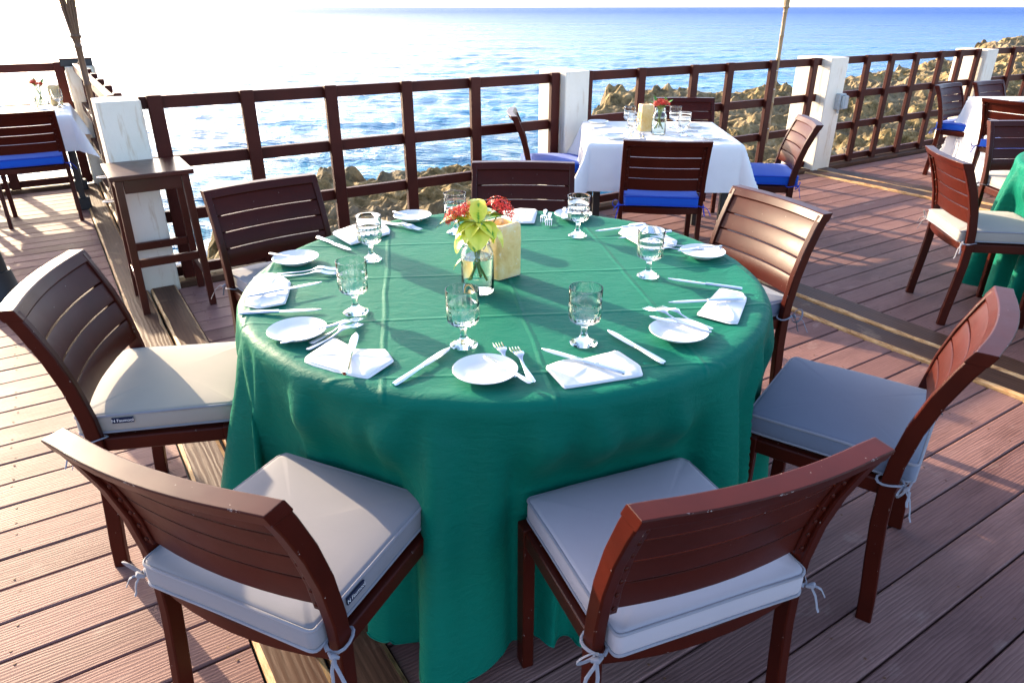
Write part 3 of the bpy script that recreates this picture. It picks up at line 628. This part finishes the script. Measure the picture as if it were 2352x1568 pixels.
def drape(Rc=1.488, h=.0285, frames=72):
    """let a round cloth fall over the table; what it leans on below is only a stand-in for the simulation"""
    n = int(Rc / h) + 2; idx = {}; V = []; F = []
    for i in range(-n, n + 1):
        for j_ in range(-n, n + 1):
            x, y = i * h, j_ * h; r_ = math.hypot(x, y)
            if r_ < Rc + h * .45:
                if r_ > Rc - h * .55: x, y = x * Rc / r_, y * Rc / r_
                idx[i, j_] = len(V); V.append((x, y, .7535))
    for (i, j_) in idx:
        q = [(i, j_), (i + 1, j_), (i + 1, j_ + 1), (i, j_ + 1)]; t = [idx[k_] for k_ in q if k_ in idx]
        if len(t) >= 3: F.append(t)
    me = bpy.data.meshes.new('drape'); me.from_pydata(V, [], F); ob = bpy.data.objects.new('drape', me); col.objects.link(ob)
    b = MB(); rings = []
    for z, r0, k_ in ((0.0, .67, .17), (.20, .69, .13), (.42, .715, .075), (.55, .742, .03), (.68, .760, 0), (.742, .766, 0), (.747, .762, 0)):
        rings.append([((r0 + k_ * lobe_at(a)) * math.cos(a), (r0 + k_ * lobe_at(a)) * math.sin(a), z) for a in np.linspace(0, 2 * math.pi, 160, endpoint=False)])
    b.rings(rings); cm_ = b.mesh('collider', None, 0); co_ = bpy.data.objects.new('collider', cm_); col.objects.link(co_)
    co_.modifiers.new('collision', 'COLLISION'); co_.collision.thickness_outer = .006; co_.collision.cloth_friction = 30
    m = ob.modifiers.new('cloth', 'CLOTH'); c = m.settings
    c.quality = 6; c.mass = .25; c.tension_stiffness = 25; c.compression_stiffness = 25; c.shear_stiffness = 8; c.bending_stiffness = 1.2
    c.tension_damping = 8; c.bending_damping = .5; c.air_damping = 3.0
    m.collision_settings.distance_min = .005; m.collision_settings.collision_quality = 3; m.collision_settings.use_self_collision = False
    vg = ob.vertex_groups.new(name='pin'); vg.add([i for i, v_ in enumerate(V) if math.hypot(v_[0], v_[1]) < .70], 1, 'REPLACE'); c.vertex_group_mass = 'pin'
    m.point_cache.frame_start = 1; m.point_cache.frame_end = frames
    for f in range(1, frames + 1): scene.frame_set(f)
    ob.modifiers.new('smooth', 'SUBSURF').levels = 1
    dg = bpy.context.evaluated_depsgraph_get(); dg.update(); out = bpy.data.meshes.new_from_object(ob.evaluated_get(dg))
    bpy.data.objects.remove(ob); bpy.data.objects.remove(co_); scene.frame_set(1)
    return out
def tuck(me, chairs, ctr):
    """press the cloth back where seats and front legs stand against it"""
    n = len(me.vertices); co = np.empty(n * 3, np.float32); me.vertices.foreach_get('co', co); co = co.reshape(-1, 3).astype(float)
    for nm, T, f_ in chairs:
        d = np.array([math.cos(R(f_)), math.sin(R(f_))]); rt_ = np.array([d[1], -d[0]]); P0 = np.array(T) + d * .486 - np.array(ctr)
        q = co[:, :2] - P0; lx = q @ rt_; e = q @ d
        wz = sstep(.66, .505, co[:, 2]); wx_ = sstep(.275, .235, np.abs(lx))
        if nm == 'C1': wx_ = wx_ * sstep(.20, .12, lx)
        leg = sstep(.14, .18, np.abs(lx)); low = sstep(.36, .40, co[:, 2]); lim = .008 - .09 * (1 - np.maximum(leg, low))
        near = (e < .25) & (e > -.5); tgt = np.where(e < lim + .03, lim + .03 * np.exp(np.minimum((e - lim - .03) / .05, 0)), e)
        sh = np.where(near, (tgt - e) * wz * wx_, 0); co[:, :2] += sh[:, None] * d
    me.vertices.foreach_set('co', co.astype(np.float32).ravel()); me.update(); return me
def hem_of(me, name='hem'):
    bm = bmesh.new(); bm.from_mesh(me); ed = [e for e in bm.edges if e.is_boundary]; nb = {}
    for e in ed:
        a, b_ = e.verts; nb.setdefault(a, []).append(b_); nb.setdefault(b_, []).append(a)
    st_ = ed[0].verts[0]; path = [st_]; prev = None; cur = st_
    while True:
        nx = [v_ for v_ in nb[cur] if v_ is not prev]; prev, cur = cur, nx[0]
        if cur is st_ or len(path) > 3000: break
        path.append(cur)
    b = MB(); b.tube([v_.co.copy() for v_ in path], .0028, 6, closed=True); bm.free(); return b.mesh(name, 'green_satin', 60)
clo = drape(); clo.name = 'tablecloth'; clo.materials.clear(); clo.materials.append(MATS['green_satin']); clo.shade_smooth()
clo2 = clo.copy()
tuck(clo, [(m_[0], m_[1], m_[2]) for m_ in MAIN], (TC.x, TC.y))
o = tag(link('tablecloth', clo, None, (TC.x, TC.y, 0)), 'creased green satin tablecloth hanging to the deck, set with seven places', 'tablecloth'); link('hem', hem_of(clo), o)
clo2.transform(Matrix.Rotation(R(100), 4, 'Z')); tuck(clo2, [('D', (2.20, 3.60), -9), ('E', (3.36, 4.74), -93)], G2)
o = tag(link('tablecloth', clo2, None, (G2[0], G2[1], 0)), 'green tablecloth on the second round table beside the thick pale cushion', 'tablecloth'); link('hem', hem_of(clo2), o)

# ------------------------------------------------------------------ square tables with white linen
def square_table(c, rz, half, label, cl, over, feet=False, flare=.40, grp='square tables under white linen'):
    r = root('square_table', label, 'table', (c[0], c[1], 0), rz, grp); h = half - .012
    b = MB(); b.box(-h, h, -h, h, .715, .742, .006); link('tabletop', b.mesh('tabletop', 'slat_paint', 30), r)
    for sx in (-1, 1):
        for sy in (-1, 1):
            b = MB(); b.box(sx * (h - .05) - .022, sx * (h - .05) + .022, sy * (h - .05) - .022, sy * (h - .05) + .022, 0, .715, .003); lg = link('leg', b.mesh('leg', 'dark_metal', 30), r)
            if feet: b = MB(); b.box(sx * (h - .05) - .05, sx * (h - .05) + .05, sy * (h - .05) - .05, sy * (h - .05) + .05, .001, .10, .01); link('foot', b.mesh('foot', 'rubber_black', 30), lg)
    for sy in (-1, 1):
        b = MB(); b.box(-h + .072, h - .072, sy * (h - .05) - .012, sy * (h - .05) + .012, .655, .7145, .002); link('apron', b.mesh('apron', 'dark_metal', 30), r)
    n = 90; S = half + over; g = np.linspace(-S, S, n); Xg, Yg = np.meshgrid(g, g); z0 = .746
    dx = np.maximum(np.abs(Xg) - half, 0); dy = np.maximum(np.abs(Yg) - half, 0); a = np.hypot(dx, dy); ph = np.arctan2(dy, dx)
    a = np.minimum(a, .742); corner = np.sin(2 * ph)
    wav = .5 + .5 * np.sin(np.where(dx > dy, Yg, Xg) * 13 + 1.3 * np.sign(Xg + Yg)) 
    out = np.minimum(a, .012) + np.maximum(a - .012, 0) * (.05 + .05 * wav + flare * corner ** 2)
    drop = np.sqrt(np.maximum(a ** 2 - out ** 2, 0)) ; drop = np.where(a < .012, a * .3, drop)
    bx = np.clip(Xg, -half, half) + np.sign(Xg) * out * np.cos(ph) * (dx > 0); by = np.clip(Yg, -half, half) + np.sign(Yg) * out * np.sin(ph) * (dy > 0)
    z = z0 - drop + .0016 * (fbm(Xg * 8 + 9, Yg * 8 + 9, 3, 4) - .5)
    for v_ in (-.22, .06, .33): z = z + .003 * np.exp(-((Xg - v_) / .006) ** 2) * (a < .001) + .003 * np.exp(-((Yg - v_) / .006) ** 2) * (a < .001)
    wr = (fbm(Xg * 6 + 3, Yg * 6 + 3, 3, 14) - .5) * .02 * np.minimum(1, a * 6); bx = bx + wr * (dx > 0) * np.sign(Xg); by = by + wr * (dy > 0) * np.sign(Yg)
    tag(link('tablecloth', grid_mesh('tablecloth', bx, by, np.maximum(z, .004), 'table_linen', {}), None, (c[0], c[1], 0), rz), cl, 'tablecloth')
WC = (.965, 4.845); square_table(WC, R(-3), .465, 'square table beneath white linen by the white post', 'white linen with pointed corners on square table with blue cushions', .29)
LT = (-4.02, 5.82); square_table(LT, R(30.6), .43, 'small square table on black feet in the glare', 'white linen on the small table in the glare', .27, True)
RT = (4.80, 6.42); square_table(RT, R(2), .50, 'table beneath the long white cloth near the peeling post', 'long white cloth reaching the deck between blue cushioned chairs', .72, flare=.16)

# ------------------------------------------------------------------ tableware prototypes
def goblet():
    outer = [(.002, .0), (.0335, .0), (.0345, .0018), (.033, .004), (.022, .0085), (.011, .0155), (.0078, .024), (.0072, .035), (.0082, .046), (.0150, .0520), (.0275, .0570), (.0355, .0640), (.0375, .0730), (.0388, .088), (.0396, .104), (.0403, .1055), (.0394, .107), (.0402, .120), (.0406, .1435), (.0400, .1455)]
    inner = [(.0388, .1455), (.0384, .120), (.0376, .104), (.0366, .088), (.0350, .073), (.0315, .066), (.020, .0615), (.002, .060)]
    n = 48
    def mod(i, q): return 1 + (.045 * math.cos(2 * math.pi * 16 * q) if 10 <= i <= 13 else (.045 * math.cos(2 * math.pi * 8 * q) if 5 <= i <= 8 else 0))
    b = MB(); b.lathe(outer + inner, n, mod); return [('bowl_and_stem', b.mesh('bowl_and_stem', 'glass', 60), None)]
def plate():
    b = MB(); b.lathe([(.002, .001), (.040, .001), (.043, .0), (.046, .003), (.060, .009), (.0725, .0165), (.0735, .0180), (.0725, .0190), (.062, .0135), (.052, .0085), (.046, .0068), (.020, .0060), (.002, .0060)], 56); return [('dish', b.mesh('dish', 'porcelain', 50), None)]
def outline_solid(pts_w, zc, th_, m=None):
    """blade-like solid: list of (x, halfwidth), centre height function, thickness function"""
    b = MB(); rings = []
    for x, w in pts_w:
        z = zc(x); t = th_(x); rings.append([(x, -w, z), (x, -w * .6, z + t), (x, w * .6, z + t), (x, w, z), (x, w * .6, z - t), (x, -w * .6, z - t)])
    b.rings(rings); return b
def knife(L=.215):
    hb = outline_solid([(-L / 2, .004), (-L / 2 + .004, .0075), (-L / 2 + .02, .0085), (-.02, .0058), (-.004, .0062)], lambda x: .0045, lambda x: .0040)
    bl = outline_solid([(-.0041, .0058), (.004, .0082), (.03, .0092), (.07, .0095), (.092, .0075), (.103, .0035), (L / 2, .0008)], lambda x: .0045, lambda x: .0011)
    return [('handle', hb.mesh('handle', 'steel', 50), None), ('blade', bl.mesh('blade', 'steel', 30), None)]
def butter(L=.168):
    hb = outline_solid([(-L / 2, .004), (-L / 2 + .006, .0075), (-L / 2 + .025, .0068), (-.01, .0035), (.008, .0034)], lambda x: .003 + .003 * math.exp(-((x - .0) / .03) ** 2), lambda x: .0016)
    bl = outline_solid([(.0079, .0034), (.02, .0085), (.05, .0105), (.072, .0085), (L / 2, .002)], lambda x: .003 + .003 * math.exp(-((x - .0) / .03) ** 2), lambda x: .0009)
    return [('handle', hb.mesh('handle', 'steel', 50), None), ('blade', bl.mesh('blade', 'steel', 30), None)]
def fork(L=.185):
    zc = lambda x: .004 + .010 * math.exp(-((x - .035) / .022) ** 2) - .0015 * (x > .05)
    P = []; hb = outline_solid([(-L / 2, .004), (-L / 2 + .006, .0085), (-L / 2 + .03, .0075), (-.01, .0032), (.012, .0030), (.022, .0060), (.032, .0120), (.046, .0128)], zc, lambda x: .0012); P.append(('handle', hb.mesh('handle', 'steel', 50), None))
    for i in range(4):
        y = -.0108 + .0072 * i; b = MB(); b.tube([(x, y, zc(x) + .0002) for x in (.044, .056, .068, .08, L / 2)], [.0021, .002, .0019, .0017, .0008], 6); P.append(('tine', b.mesh('tine', 'steel', 50), None))
    return P
GOB, PLA, KNI, BUT, FOR = goblet(), plate(), knife(), butter(), fork()
CZ = TZ + .0032
def r1(x, y): return (516.8 + .29296 * x, 447.9 + .29296 * y)
def r2(x, y): return (1148.4 + .29296 * x, 447.9 + .29296 * y)
def nearest(p):
    a = ang(p); best = min(MAIN, key=lambda m: abs((ang(m[1]) - a + math.pi) % (2 * math.pi) - math.pi)); return best[3]
def match(ps):
    """one chair for each place-setting piece, going round the table in the same order"""
    o = sorted(range(7), key=lambda i: ang(ps[i])); m = sorted(MAIN, key=lambda c: ang(c[1])); best = None
    for k_ in range(7):
        cost = sum(abs((ang(ps[o[i]]) - ang(m[(i + k_) % 7][1]) + math.pi) % (2 * math.pi) - math.pi) for i in range(7))
        if best is None or cost < best[0]: best = (cost, {o[i]: m[(i + k_) % 7][3] for i in range(7)})
    return best[1]
def two(proto, name, label, cat, p_tip, p_end, z, group, tilt=0.0):
    a = at(*p_tip, z); e = at(*p_end, z); m = (a + e) / 2; rz = math.atan2(a.y - e.y, a.x - e.x)
    o = place(proto, name, label, cat, (m.x, m.y, z), rz, group); o.rotation_euler = (0, tilt, rz); return o
PL = [r1(1470, 172), r1(555, 505), r1(568, 1072), r1(2040, 1385), r2(1400, 1080), r2(1588, 455), r2(573, 160)]
mt = match([at(*p, CZ) for p in PL])
for i, p in enumerate(PL):
    q = at(*p, CZ + .008); place(PLA, 'bread_plate', 'white bread plate set for the chair with ' + mt[i], 'plate', (q.x, q.y, CZ - .001), 0, 'white bread plates')
GL = [r1(1812, 290), r1(1150, 500), r1(1027, 912), r1(1873, 1170), r2(655, 1155), r2(1160, 630), r2(608, 315)]
mt = match([at(*p, CZ) for p in GL])
for i, p in enumerate(GL):
    q = at(*p, CZ); place(GOB, 'water_goblet', 'clear fluted goblet set for the chair with ' + mt[i], 'glass', (q.x, q.y, CZ - .001), i * .37, 'clear fluted goblets')
NP = [[r1(*p) for p in ((230, 640), (300, 612), (430, 620), (515, 680), (500, 770), (470, 850), (260, 890), (160, 870), (170, 800))],
      [r1(*p) for p in ((850, 1115), (1010, 1205), (1265, 1210), (1320, 1290), (1110, 1430), (900, 1395), (625, 1310), (630, 1265))],
      [r2(*p) for p in ((350, 1350), (470, 1300), (640, 1290), (920, 1220), (1095, 1335), (1120, 1415), (500, 1515))],
      [r2(*p) for p in ((1725, 730), (1900, 760), (1940, 810), (1870, 1000), (1800, 1000), (1545, 930), (1600, 870))],
      [r2(*p) for p in ((925, 290), (1020, 225), (1110, 220), (1390, 360), (1380, 395), (1290, 405), (1100, 390))],
      [r2(*p) for p in ((20, 125), (140, 110), (290, 115), (265, 215), (150, 215), (10, 200))],
      [r1(*p) for p in ((840, 290), (1000, 240), (1200, 200), (1295, 265), (1290, 300), (985, 388), (850, 310))]]
mt = match([sum((at(*p, CZ) for p in poly), Vector()) / len(poly) for poly in NP])
for i, poly in enumerate(NP):
    pts = [at(*p, CZ + .004) for p in poly]; c = sum(pts, Vector()) / len(pts); c.z = CZ
    if sum((pts[j - 1] - c).cross(pts[j] - c).z for j in range(len(pts))) < 0: pts.reverse()
    r = root('folded_napkin', 'white folded napkin set for the chair with ' + mt[i], 'napkin', c, 0, 'white folded napkins')
    for L_ in range(3):
        b = MB(); z0 = L_ * .0026; k_ = (1.0, .985, .955)[L_]; dr = Vector((random.uniform(-.003, .003), random.uniform(-.003, .003), 0)); n_ = len(pts)
        # densify outline and round corners a little
        out = []
        for j in range(n_):
            p0, p1, p2 = pts[j - 1] - c, pts[j] - c, pts[(j + 1) % n_] - c
            for a_, w_ in ((p0, .10), (None, 0), (p2, .10)): out.append(p1.lerp(a_, w_) if a_ is not None else p1 * .985)
        rings = []
        for f_, dz in ((.4, 0), (.99, 0), (1.0, .0012), (.985, .0024), (.75, .0027 + .001 * (L_ == 2)), (.4, .0030 + .003 * (L_ == 2)), (.02, .0030 + .004 * (L_ == 2))):
            rings.append([(p.x * f_ * k_ + dr.x, p.y * f_ * k_ + dr.y, z0 + dz + (.0016 * math.sin(j * 1.3 + i) if .3 < f_ < .99 and L_ == 2 and dz > 0 else 0)) for j, p in enumerate(out)])
        b.rings(rings); link('fold', b.mesh('fold', 'cotton_white', 50), r)
ZN = CZ + .0135
KN = [(r1(770, 690), r1(160, 810), ZN, 1), (r1(775, 905), r1(95, 940), CZ, 0), (r1(1000, 445), r1(715, 335), CZ, 0), (r1(1035, 1070), r1(930, 1440), ZN, 1), (r1(1775, 1200), r1(1310, 1510), CZ, 0),
      (r2(345, 1220), r2(960, 1400), ZN, 1), (r2(820, 1055), r2(1320, 1350), CZ, 0), (r2(1300, 662), r2(1915, 750), CZ + .004, 0), (r2(1285, 855), r2(1940, 820), ZN, 1), (r2(690, 300), r2(1190, 232), CZ + .004, 0), (r2(920, 348), r2(1350, 292), ZN, 1)]
for a, e, z, on in KN:
    q = (at(*a, z) + at(*e, z)) / 2; two(KNI, 'table_knife', ('steel table knife lying on the napkin' if on else 'steel table knife lying on green cloth') + ' before the chair with ' + nearest(q), 'knife', a, e, z, 'steel table knives')
BK = [(r1(480, 1155), r1(865, 1020)), (r1(640, 520), r1(370, 465)), (r1(1535, 205), r1(1310, 130)), (r1(2040, 1275), r2(235, 1475)), (r2(1170, 955), r2(1660, 1085)), (r2(1390, 445), r2(1740, 405)), (r2(500, 190), r2(505, 105))]
for a, e in BK:
    z = CZ + .0175; q = (at(*a, z) + at(*e, z)) / 2; two(BUT, 'butter_knife', 'butter knife resting on the plate before the chair with ' + nearest(q), 'knife', a, e, z, 'butter knives on bread plates')
FK = [(r1(1085, 955), r1(640, 1190), 0), (r1(1105, 990), r1(590, 1250), 0), (r1(875, 585), r1(430, 625), 0), (r1(830, 620), r1(440, 645), 0), (r1(1430, 255), r1(1250, 215), 0), (r1(1500, 270), r1(1265, 230), 0), (r1(2120, 1135), r1(2280, 1480), 0), (r1(2240, 1155), r2(285, 1535), 0),
      (r2(1085, 865), r2(1640, 1090), .012), (r2(1195, 860), r2(1725, 1090), .004), (r2(340, 218), r2(356, 122), 0), (r2(380, 242), r2(392, 150), 0), (r2(1180, 402), r2(1560, 410), .004), (r2(1180, 440), r2(1580, 430), .004)]
for a, e, dz in FK:
    z = CZ + dz; q = (at(*a, z) + at(*e, z)) / 2; two(FOR, 'dinner_fork', 'steel fork of the pair before the chair with ' + nearest(q), 'fork', a, e, z, 'forks for ' + nearest(q))

# ------------------------------------------------------------------ jar of flowers and onyx block
def jar_proto():
    P = []
    out = [(.002, .0), (.040, .0), (.0455, .004), (.047, .012), (.047, .108), (.0455, .120), (.040, .132), (.0355, .138), (.0350, .142), (.0375, .1435), (.0375, .146), (.0352, .1475), (.0352, .162), (.0345, .164)]
    inn = [(.0322, .164), (.0322, .146), (.0330, .138), (.0375, .130), (.0428, .119), (.0443, .108), (.0443, .013), (.041, .0075), (.002, .0065)]
    b = MB(); b.lathe(out + inn, 40); P.append(('glass_body', b.mesh('glass_body', 'jar_glass', 40), None))
    b = MB(); b.lathe([(.002, .0068), (.0409, .0078), (.0441, .0133), (.0441, .104), (.0436, .1045), (.002, .104)], 40); P.append(('water', b.mesh('water', 'jar_water', 40), None))
    b = MB()
    for i, z in enumerate((.052, .068, .084)):
        L = .020 if i != 1 else .028; b.tube([(.0472 * math.cos(q), .0472 * math.sin(q), z) for q in np.linspace(-1.9, -1.9 + L / .047, 6)], .0007, 5)
    P.append(('measure_mark', b.mesh('measure_mark', 'jar_glass', 0), None)); k_ = len(P) - 1
    return P
JAR = jar_proto()
def leaf_mesh(L, w, droop, mat='leaf', cup=.25):
    n, m = 10, 5; V = []; F_ = []; uv = []
    for i in range(n + 1):
        q = i / n; ww = w * (math.sin(math.pi * min(1, q * .92 + .04)) ** .75) * (1 - .15 * q); a = droop * q
        x = L * (math.sin(a) / droop if droop else q) ; z = -L * (1 - math.cos(a)) / droop if droop else 0
        for j in range(m):
            s = j / (m - 1) * 2 - 1; V.append((x, s * ww, z + cup * ww * abs(s) ** 1.3)); uv.append((q, (s + 1) / 2))
    for i in range(n):
        for j in range(m - 1): F_.append((i * m + j, i * m + j + 1, (i + 1) * m + j + 1, (i + 1) * m + j))
    me = bpy.data.meshes.new('leaf'); me.from_pydata(V, [], F_); me.update(); u_ = me.uv_layers.new(name='UVMap')
    for l_ in me.loops: u_.data[l_.index].uv = uv[l_.vertex_index]
    me.materials.append(MATS[mat]); me.shade_smooth(); return me
def ixora(rad, n=46, seed=1):
    rd = random.Random(seed); pet = MB(); st = MB()
    for i in range(n):
        z = 1 - .95 * (i + .5) / n; q = i * 2.39996; s = math.sqrt(1 - z * z); d = Vector((s * math.cos(q), s * math.sin(q), z * .8 + .1)).normalized(); tip = d * rad * rd.uniform(.85, 1.1)
        st.tube([d * .004, tip * .6 + Vector((0, 0, .002)), tip], .0006, 4)
        t1 = d.cross(Vector((0, 0, 1)) if abs(d.z) < .9 else Vector((1, 0, 0))).normalized(); t2 = d.cross(t1); a0 = rd.uniform(0, 1.5); L = rad * .27
        for k_ in range(4):
            a = a0 + k_ * math.pi / 2; e = t1 * math.cos(a) + t2 * math.sin(a); f = d.cross(e); b0 = len(pet.v)
            pet.v += [tuple(tip), tuple(tip + e * L * .5 + f * L * .22 + d * .001), tuple(tip + e * L + d * rd.uniform(-.002, .003)), tuple(tip + e * L * .5 - f * L * .22 + d * .001)]; pet.f.append((b0, b0 + 1, b0 + 2, b0 + 3))
    return pet, st
def bouquet(loc, rz, heads, leaves, label, cat='flowers', green=False, stems=5):
    r = root('flower_bouquet', label, cat, loc, rz, 'flowers in jars')
    for i in range(stems):
        a = i * 2 * math.pi / stems; b = MB(); b.tube([(.020 * math.cos(a + 2.6), .020 * math.sin(a + 2.6), .035 + .008 * (i % 3)), (.006 * math.cos(a), .006 * math.sin(a), .11), (.018 * math.cos(a), .018 * math.sin(a), .185)], .0028, 7); link('stem', b.mesh('stem', 'stem', 50), r)
    for k_, (x, y, z, rad) in enumerate(heads):
        pet, st = ixora(rad, 44, k_ + 3); o = link('flower_head', pet.mesh('flower_head', 'ixora_red', 0), r, (x, y, z), rot=(x * 7 * -0 + y * -9, x * 9, 0)); link('flower_stalks', st.mesh('flower_stalks', 'ixora_stalk', 0), o)
        b = MB(); b.tube([(x * .3, y * .3, .12), (x * .7, y * .7, z * .85), (x, y, z)], .002, 6); link('stem', b.mesh('stem', 'stem', 50), r)
    for (x, y, z, a, pit, L, w, dr) in leaves:
        o = link('leaf', leaf_mesh(L, w * (1 if green else 1.3), dr, 'leaf_green' if green else 'leaf'), r, (x, y, z), rot=(0, -R(pit), R(a)))
    return r
jb = at(1098, 668, CZ); place(JAR, 'glass_jar', 'clear preserving jar half full of water on the green cloth', 'jar', (jb.x, jb.y, CZ - .001), 0, 'glass jars')
hub = (.006, -.010, .205)
lv = [(*hub, -88, -12, .088, .031, 1.2), (*hub, -130, -5, .075, .024, 1.2), (*hub, -48, 4, .078, .024, 1.0), (*hub, 25, 32, .085, .024, .9), (*hub, 92, 58, .080, .021, .7), (*hub, 168, 22, .085, .024, 1.2), (*hub, 200, 4, .082, .022, 1.2), (*hub, -25, -12, .075, .020, 1.3),
      (-.03, .0, .205, 172, 28, .095, .024, 1.5), (-.02, .02, .215, 130, 20, .085, .024, .9), (.02, .02, .215, 60, 25, .075, .022, .9), (.03, -.01, .19, -10, -15, .075, .022, 1.3), (-.025, -.02, .17, -150, -20, .06, .02, 1.1), (.0, .03, .22, 95, 45, .07, .022, .8), (-.035, .0, .10, 175, -35, .05, .013, .4), (.0, -.02, .18, -100, -40, .055, .02, .8)]
bouquet((jb.x, jb.y, CZ), 0, [(-.055, .018, .205, .036), (.060, .026, .222, .043), (-.03, .04, .215, .032)], lv, 'red ixora with variegated yellow-green leaves in the jar on green cloth')
def onyx(loc, rz, w, d, h, label):
    b = MB(); n = 7; rings = []
    rd = random.Random(int(w * 1000)); c = .010
    def sec(k_, z):
        pts = []; X1, Y1 = w / 2 * k_, d / 2 * k_
        for cx, cy, a0 in ((X1 - c, Y1 - c, 0), (-X1 + c, Y1 - c, 90), (-X1 + c, -Y1 + c, 180), (X1 - c, -Y1 + c, 270)):
            for a in (0, 30, 60, 90): pts.append((cx + c * math.cos(R(a0 + a)) + rd.uniform(-.0008, .0008), cy + c * math.sin(R(a0 + a)) + rd.uniform(-.0008, .0008), z + rd.uniform(-.0008, .0008)))
        return pts
    for k_, z in ((.3, 0), (.985, 0), (1, .004), (1, h * .33), (1.005, h * .66), (.998, h - .012), (.975, h - .004), (.92, h), (.72, h + .0015)): rings.append(sec(k_, z))
    rings += [sec(.70, h - .012), sec(.62, h - .05), sec(.2, h - .052)]
    b.rings(rings); r = root('lantern_block', label, 'lantern', loc, rz, 'onyx candle blocks'); link('block', b.mesh('block', 'onyx', 40), r)
a_, b_ = at(1145, 645, CZ), at(1198, 629, CZ); mid = (a_ + b_) / 2; dv = (b_ - a_); nv = Vector((-dv.y, dv.x, 0)).normalized()
cb = mid + nv * .046; onyx((cb.x, cb.y, CZ - .001), math.atan2(dv.y, dv.x), dv.length + .002, .092, .163, 'honey coloured onyx candle block behind the jar on green cloth')

# the other tables' settings
ZW = .7465
jw = at(1511.4, 309, ZW); place(JAR, 'glass_jar', 'clear jar on the white linen of the square table by the post', 'jar', (jw.x, jw.y, ZW), 1, 'glass jars')
lvw = [(-.02, 0, .17, 170, 50, .075, .016, .5), (-.02, 0, .18, 120, 65, .07, .016, .4), (-.02, .01, .175, 60, 50, .05, .015, .4), (.025, 0, .17, 20, 50, .075, .017, .5), (.03, 0, .18, 80, 65, .06, .016, .4), (.02, .0, .17, -40, 30, .05, .016, .5)]
bouquet((jw.x, jw.y, ZW), 0, [(-.02, -.015, .185, .030), (.025, -.01, .187, .032), (.0, .02, .190, .03)], lvw, 'red ixora with upright green leaves on the square white table', green=True)
q = at(1487, 303, ZW); onyx((q.x - .012, q.y + .05, ZW), R(8), .085, .085, .17, 'pale onyx candle block on the square white table')
WCH = ('gold-lit chair near the torch', 'dark chair backing the green table', 'chair next to the white post', 'chair by the railing')
for p, w_ in zip(((1569, 312), (1453, 311), (1444, 295), (1548, 294)), WCH):
    q = at(*p, ZW); place(GOB, 'water_goblet', 'goblet on square white table for the ' + w_, 'glass', (q.x, q.y, ZW), .5, 'goblets on the square white table')
for p, w_ in zip(((1635, 316.5), (1413, 316), (1374, 281), (1594, 290)), WCH):
    q = at(*p, ZW + .008); place(PLA, 'bread_plate', 'bread plate on square white table for the ' + w_, 'plate', (q.x, q.y, ZW - .0005), 0, 'bread plates on the square white table')
for a, e in (((1352, 302), (1372, 290)), ((1362, 310), (1425, 309)), ((1540, 304), (1595, 303)), ((1500, 322), (1470, 322))):
    two(KNI, 'table_knife', 'table knife on the linen of the square white table', 'knife', a, e, ZW + .001, 'knives on the square white table')
for a, e in (((1468, 304), (1468, 322)), ((1476, 304), (1477, 322)), ((1556, 304), (1585, 314)), ((1564, 302), (1592, 312))):
    two(FOR, 'dinner_fork', 'dinner fork on the linen of the square white table', 'fork', a, e, ZW + .001, 'forks on the square white table')
q = at(1378, 292, ZW)
r = root('folded_napkin', 'napkin beside a bread plate on the square white table', 'napkin', (q.x, q.y, ZW), .4); b = MB(); b.box(-.07, .07, -.05, .05, 0, .005, .002); link('fold', b.mesh('fold', 'cotton_white', 40), r); b = MB(); b.box(-.066, .06, -.045, .047, .0051, .010, .002); link('fold', b.mesh('fold', 'cotton_white', 40), r)
jl = at(101, 250, ZW); place(JAR, 'glass_jar', 'jar on the small white table in the glare', 'jar', (jl.x, jl.y, ZW), 1, 'glass jars')
bouquet((jl.x, jl.y, ZW), 0, [(-.03, -.01, .195, .034), (.02, -.01, .185, .03)], lvw, 'pinkish red flowers and green leaves on the small table in the glare', green=True)
q = at(118, 243, ZW); onyx((q.x + .03, q.y + .04, ZW), R(30), .085, .085, .16, 'pale onyx candle block on the small table in the glare')
for p in ((76, 252), (138, 247), (130, 243)):
    q = at(*p, ZW); place(GOB, 'water_goblet', 'goblet on the small white table in the glare', 'glass', (q.x, q.y, ZW), .5, 'goblets on the small table in the glare')
q = at(2338, 232, ZW); place(PLA, 'bread_plate', 'bread plate on the long white cloth', 'plate', (q.x, q.y, ZW), 0, 'bread plate on the long white cloth')
q = at(2346, 236, ZW)

# black stand foot at the frame edge
r = root('black_stand', 'black flared stand foot on the sunlit deck behind the sun-tinted cushion chair', 'stand', (-2.84, 3.62, 0), 0)
b = MB(); b.lathe([(.01, 0), (.20, 0), (.205, .012), (.195, .030), (.14, .050), (.10, .10), (.085, .20)], 28); link('base', b.mesh('base', 'rubber_black', 40), r)
b = MB(); b.lathe([(.01, .201), (.072, .201), (.060, .35), (.055, 1.0), (.01, 1.0)], 20); link('post', b.mesh('post', 'rubber_black', 40), r)
